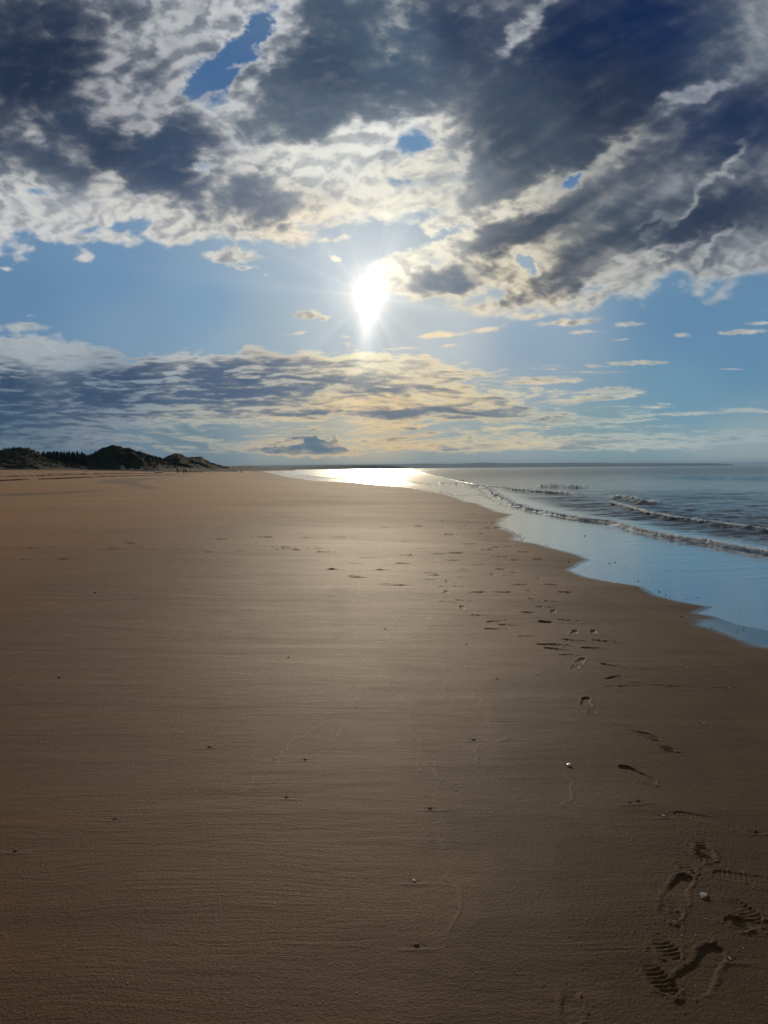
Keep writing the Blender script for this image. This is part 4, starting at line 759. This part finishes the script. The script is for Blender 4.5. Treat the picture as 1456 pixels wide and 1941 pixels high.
# white boat and floats drawn up under the dunes
def place(px,py):
    x,y,z=gs(np.array(float(px)),np.array(float(py)),40); return float(x),float(y),float(sand_base(np.array([float(x)]),np.array([float(y)]))[0])
def at_dist(px,dist):
    d=px_dir(px,890); h=math.hypot(d[0],d[1]); x,y=d[0]/h*dist,d[1]/h*dist; return x,y,float(sand_base(np.array([x]),np.array([y]))[0])
WHITE=simple_mat('white_paint',(.80,.80,.78),.18,.04,3,.6); WOOD=simple_mat('grey_wood',(.22,.18,.14),.7)
def skiff(x,y,z,L,rz,label):
    e=empty('rowing_boat',(x,y,z),rz); tag(e,label,'boat')
    st=[]; n_=15
    for i in range(n_):
        t=i/(n_-1)*2-1; w=L*.17*(1-max(t,0)**2.4)*(1-.25*max(-t,0)**2)+.02; k=.05+.10*max(t,0)**3; sh=.42+.14*t*t+.10*max(t,0)
        st.append([(t*L/2,s*w*f,k+(sh-k)*g_) for s in (-1,) for f,g_ in ((1,1),(.92,.6),(.72,.22),(0,0))]+[(t*L/2,w*f,k+(sh-k)*g_) for f,g_ in ((.72,.22),(.92,.6),(1,1))])
    V=[p for r in st for p in r]; Fc=grid_faces(n_,7).tolist(); Fc.append([0,1,2,3,4,5,6])
    o=mesh_obj('hull',V,Fc,WHITE,e); s=o.modifiers.new('thick','SOLIDIFY'); s.thickness=.03
    for yy in (-1,1):
        V,F2=tube([(p[0 if yy<0 else 6][0],p[0 if yy<0 else 6][1],p[0][2]+.01) for p in st],[.022]*n_,6); mesh_obj('gunwale',V,F2,WHITE,e)
    m2=simple_mat('glint_deck',(.80,.80,.78),.30,.04,3,.8)
    V=[];n2=15
    for p in st:
        for q in range(9):
            u=q/8*2-1; a0=p[0][1]*.93; V.append((p[0][0],abs(a0)*u,p[0][2]-.03+.10*(1-u*u)*L/2.7))
    mesh_obj('cover',V,grid_faces(n2,9),m2,e)  # glossy cambered lid, added so the boat throws back a sun glint
    for tx in (-.3,.05,.4):
        bm=bmesh.new(); bmesh.ops.create_cube(bm,size=1); bmesh.ops.scale(bm,vec=(.22,L*.29,.03),verts=bm.verts); bmesh.ops.translate(bm,vec=(tx*L/2,0,.36),verts=bm.verts)
        me=bpy.data.meshes.new('thwart'); bm.to_mesh(me); bm.free(); me.materials.append(WOOD); t=bpy.data.objects.new('thwart',me); COL.objects.link(t); t.parent=e
    return e
x,y,z=at_dist(302,255); skiff(x,y,z,2.7,.12,'long low white boat lying at the foot of the dunes left of the distant people')
x,y,z=at_dist(163.5,262); skiff(x,y,z,1.2,-.3,'tiny white boat at the dune foot, midway between the float and the long boat')
x,y,z=at_dist(113.5,262); e=empty('buoy',(x,y,z)); tag(e,'small white float lying on the sand under the left dunes','buoy')
v,f=ico(3); mesh_obj('float',v*np.array([.26,.26,.22])+np.array([0,0,.2]),f,WHITE,e); V,Fc=tube([(.0,0,.38),(.02,0,.48),(.0,.03,.55)],[.05,.04,.05]); mesh_obj('neck',V,Fc,WHITE,e)
# bird over the surf
def bird(px,py,dist):
    d=px_dir(px,py); t=dist/math.hypot(d[0],d[1]); p=(d[0]*t,d[1]*t,CAMZ+d[2]*t)
    e=empty('seabird',p,.2); tag(e,'dark seabird with spread wings landing in the white surf','bird')
    m=simple_mat('dark_plumage',(.03,.028,.025),.8)
    J=[((0,0,0),.085),((0,.16,.03),.06),((0,.26,.08),.035),((0,.34,.10),.045),((0,.42,.09),.012),((0,-.20,-.02),.045),((0,-.34,-.03),.02)]
    skin_mesh('body',J,[(0,1),(1,2),(2,3),(3,4),(0,5),(5,6)],m,e,2)
    for s in (-1,1):
        V=[];
        for i in range(9):
            t=i/8; x=s*(.05+.40*t); zz=.03+.16*math.sin(t*2.2)-.05*t; c=.15*(1-t**1.6)+.02
            V+=[(x,c*.5,zz),(x,0,zz+.015),(x,-c,zz-.012)]
        V=np.array(V); top=V.copy(); bot=V.copy(); bot[:,2]-=.012; A=grid_faces(9,3); Fc=A.tolist()+[list(q[::-1]+27) for q in A]
        mesh_obj('wing',np.concatenate([top,bot]),[tuple(map(int,q)) for q in Fc],m,e)
bird(876,911.5,92)
PM={'d':simple_mat('dark_stone',(.030,.025,.024),.7,.4,40,.2),'g':simple_mat('grey_stone',(.12,.10,.09),.7,.4,40,.2),'w':simple_mat('pale_stone',(.55,.48,.40),.6,.2,60,.3)}
def sz(x,y):
    return float(sand_base(np.array([x]),np.array([y]))[0])
for i,(px,py,s,c,l) in enumerate(PEB):
    x,y,_=gs(np.array(float(px)),np.array(float(py))); x=float(x);y=float(y); v,f=lathe_pebble(i+3,.62*s*rng.uniform(1.0,1.5),.62*s*rng.uniform(.8,1.1),.55*s*rng.uniform(.55,.8))
    o=mesh_obj('pebble',v,f,PM[c]); o.location=(x,y,sz(x,y)+s*.25-.003); o.rotation_euler=(0,0,rng.uniform(-1,1)); tag(o,l,'pebble')
pv=[]
for i,(px,py) in enumerate(WATERPEB):
    x,y=gp(px,py,.0); x=float(x);y=float(y); s=rng.uniform(.006,.013)*max(1,y/11)
    if i<4: v,f=lathe_pebble(90+i,s*1.5,s,s*.7); o=mesh_obj('pebble',v,f,PM['w' if i%2 else 'd']); pv.append(o); o2=o
    else: o2=pv[i%4].copy(); COL.objects.link(o2); q=s/.017; o2.scale=(q,q,q)
    o2.location=(x,y,max(sz(x,y),-.005)+.006); o2.rotation_euler=(0,0,rng.uniform(-3,3))
    tag(o2,('pale' if i%2 else 'dark')+' pebble lying in the thin film of water at the edge of the sea','pebble',('pale' if i%2 else 'dark')+' pebbles in the film of water')
SH=simple_mat('white_shell',(.42,.37,.30),.35,.15,30,.5)
for px,py,R,rz,tilt,l in ((1333,1697,.026,.6,.35,'white shell half buried among the boot prints near the right edge'),(1078,1450,.026,1.4,.1,'flat cream shell on the smooth sand left of the clear boot print')):
    x,y,_=gs(np.array(float(px)),np.array(float(py))); x=float(x);y=float(y); V,Fc=shell_mesh(R); o=mesh_obj('shell',V,Fc,SH); o.location=(x,y,sz(x,y)+.004); o.rotation_euler=(tilt,0,rz); tag(o,l,'shell')
k=420; gy=2.0+rng.exponential(3.2,k); gx=gy*rng.uniform(-.55,.55,k); ok=(sea_sd(gx,gy)<-.5)&(gy<16); gx,gy=gx[ok],gy[ok]; gr=rng.uniform(.0010,.0022,len(gx))*(.7+gy/9)
o=blob_mesh('shell_fragments',np.stack([gx,gy,sand_base(gx,gy)+gr*.6],-1),np.stack([gr*1.5,gr,gr*.7],-1),PM['w'],1,.3); tag(o,kind='stuff',label='tiny pale shell fragments sprinkled over the smooth sand',cat='shell fragments')
# driftweed along the tide line under the dunes and dark scraps near the churned prints
WEED=simple_mat('dried_seaweed',(.035,.022,.014),.8,.4,5)
C=[];R=[]
for pts,k,sp in (([(-60,914),(0,911.5),(40,909.5),(110,907.5),(170,904.5),(230,902.5),(330,900)],1500,.35),([(-40,903),(60,902),(150,900),(240,898),(300,897)],500,.5),([(100,899),(240,896.5),(420,898)],260,.8)):
    p=np.array(pts,float); gx,gy,_=gs(p[:,0],p[:,1],40); cum=np.concatenate([[0],np.cumsum(np.hypot(np.diff(gx),np.diff(gy)))]); u=rng.uniform(0,cum[-1],k)
    x=np.interp(u,cum,gx)+rng.normal(0,sp,k); y=np.interp(u,cum,gy)+rng.normal(0,sp,k); kk=fbm(x*.15,y*.15,3,5)>-.2; x,y=x[kk],y[kk]
    z=sand_base(x,y)+.02; C.append(np.stack([x,y,z],-1)); R.append(np.stack([rng.uniform(.08,.35,len(x)),rng.uniform(.05,.2,len(x)),rng.uniform(.02,.09,len(x))],-1))
o=blob_mesh('seaweed',np.concatenate(C),np.concatenate(R),WEED,1,.4); tag(o,kind='stuff',label='dark line of dried seaweed washed up below the dunes',cat='seaweed')
# ------------------------------------------------------------- haze: pale air out to the far hills
hm,nt,out=new_mat('haze'); vp=nt.nodes.new('ShaderNodeVolumePrincipled'); vp.inputs['Color'].default_value=(.55,.78,1.0,1); vp.inputs['Density'].default_value=HAZE; vp.inputs['Anisotropy'].default_value=.0
nt.links.new(vp.outputs[0],out.inputs['Volume'])
bm=bmesh.new(); bmesh.ops.create_cube(bm,size=1); bmesh.ops.scale(bm,vec=(240000,45000,146),verts=bm.verts); bmesh.ops.translate(bm,vec=(0,20000,146/2-11),verts=bm.verts)
me=bpy.data.meshes.new('haze'); bm.to_mesh(me); bm.free(); me.materials.append(hm); hz=bpy.data.objects.new('haze',me); COL.objects.link(hz); tag(hz,kind='stuff',label='thin pale sea haze over the bay and the far hills',cat='haze')
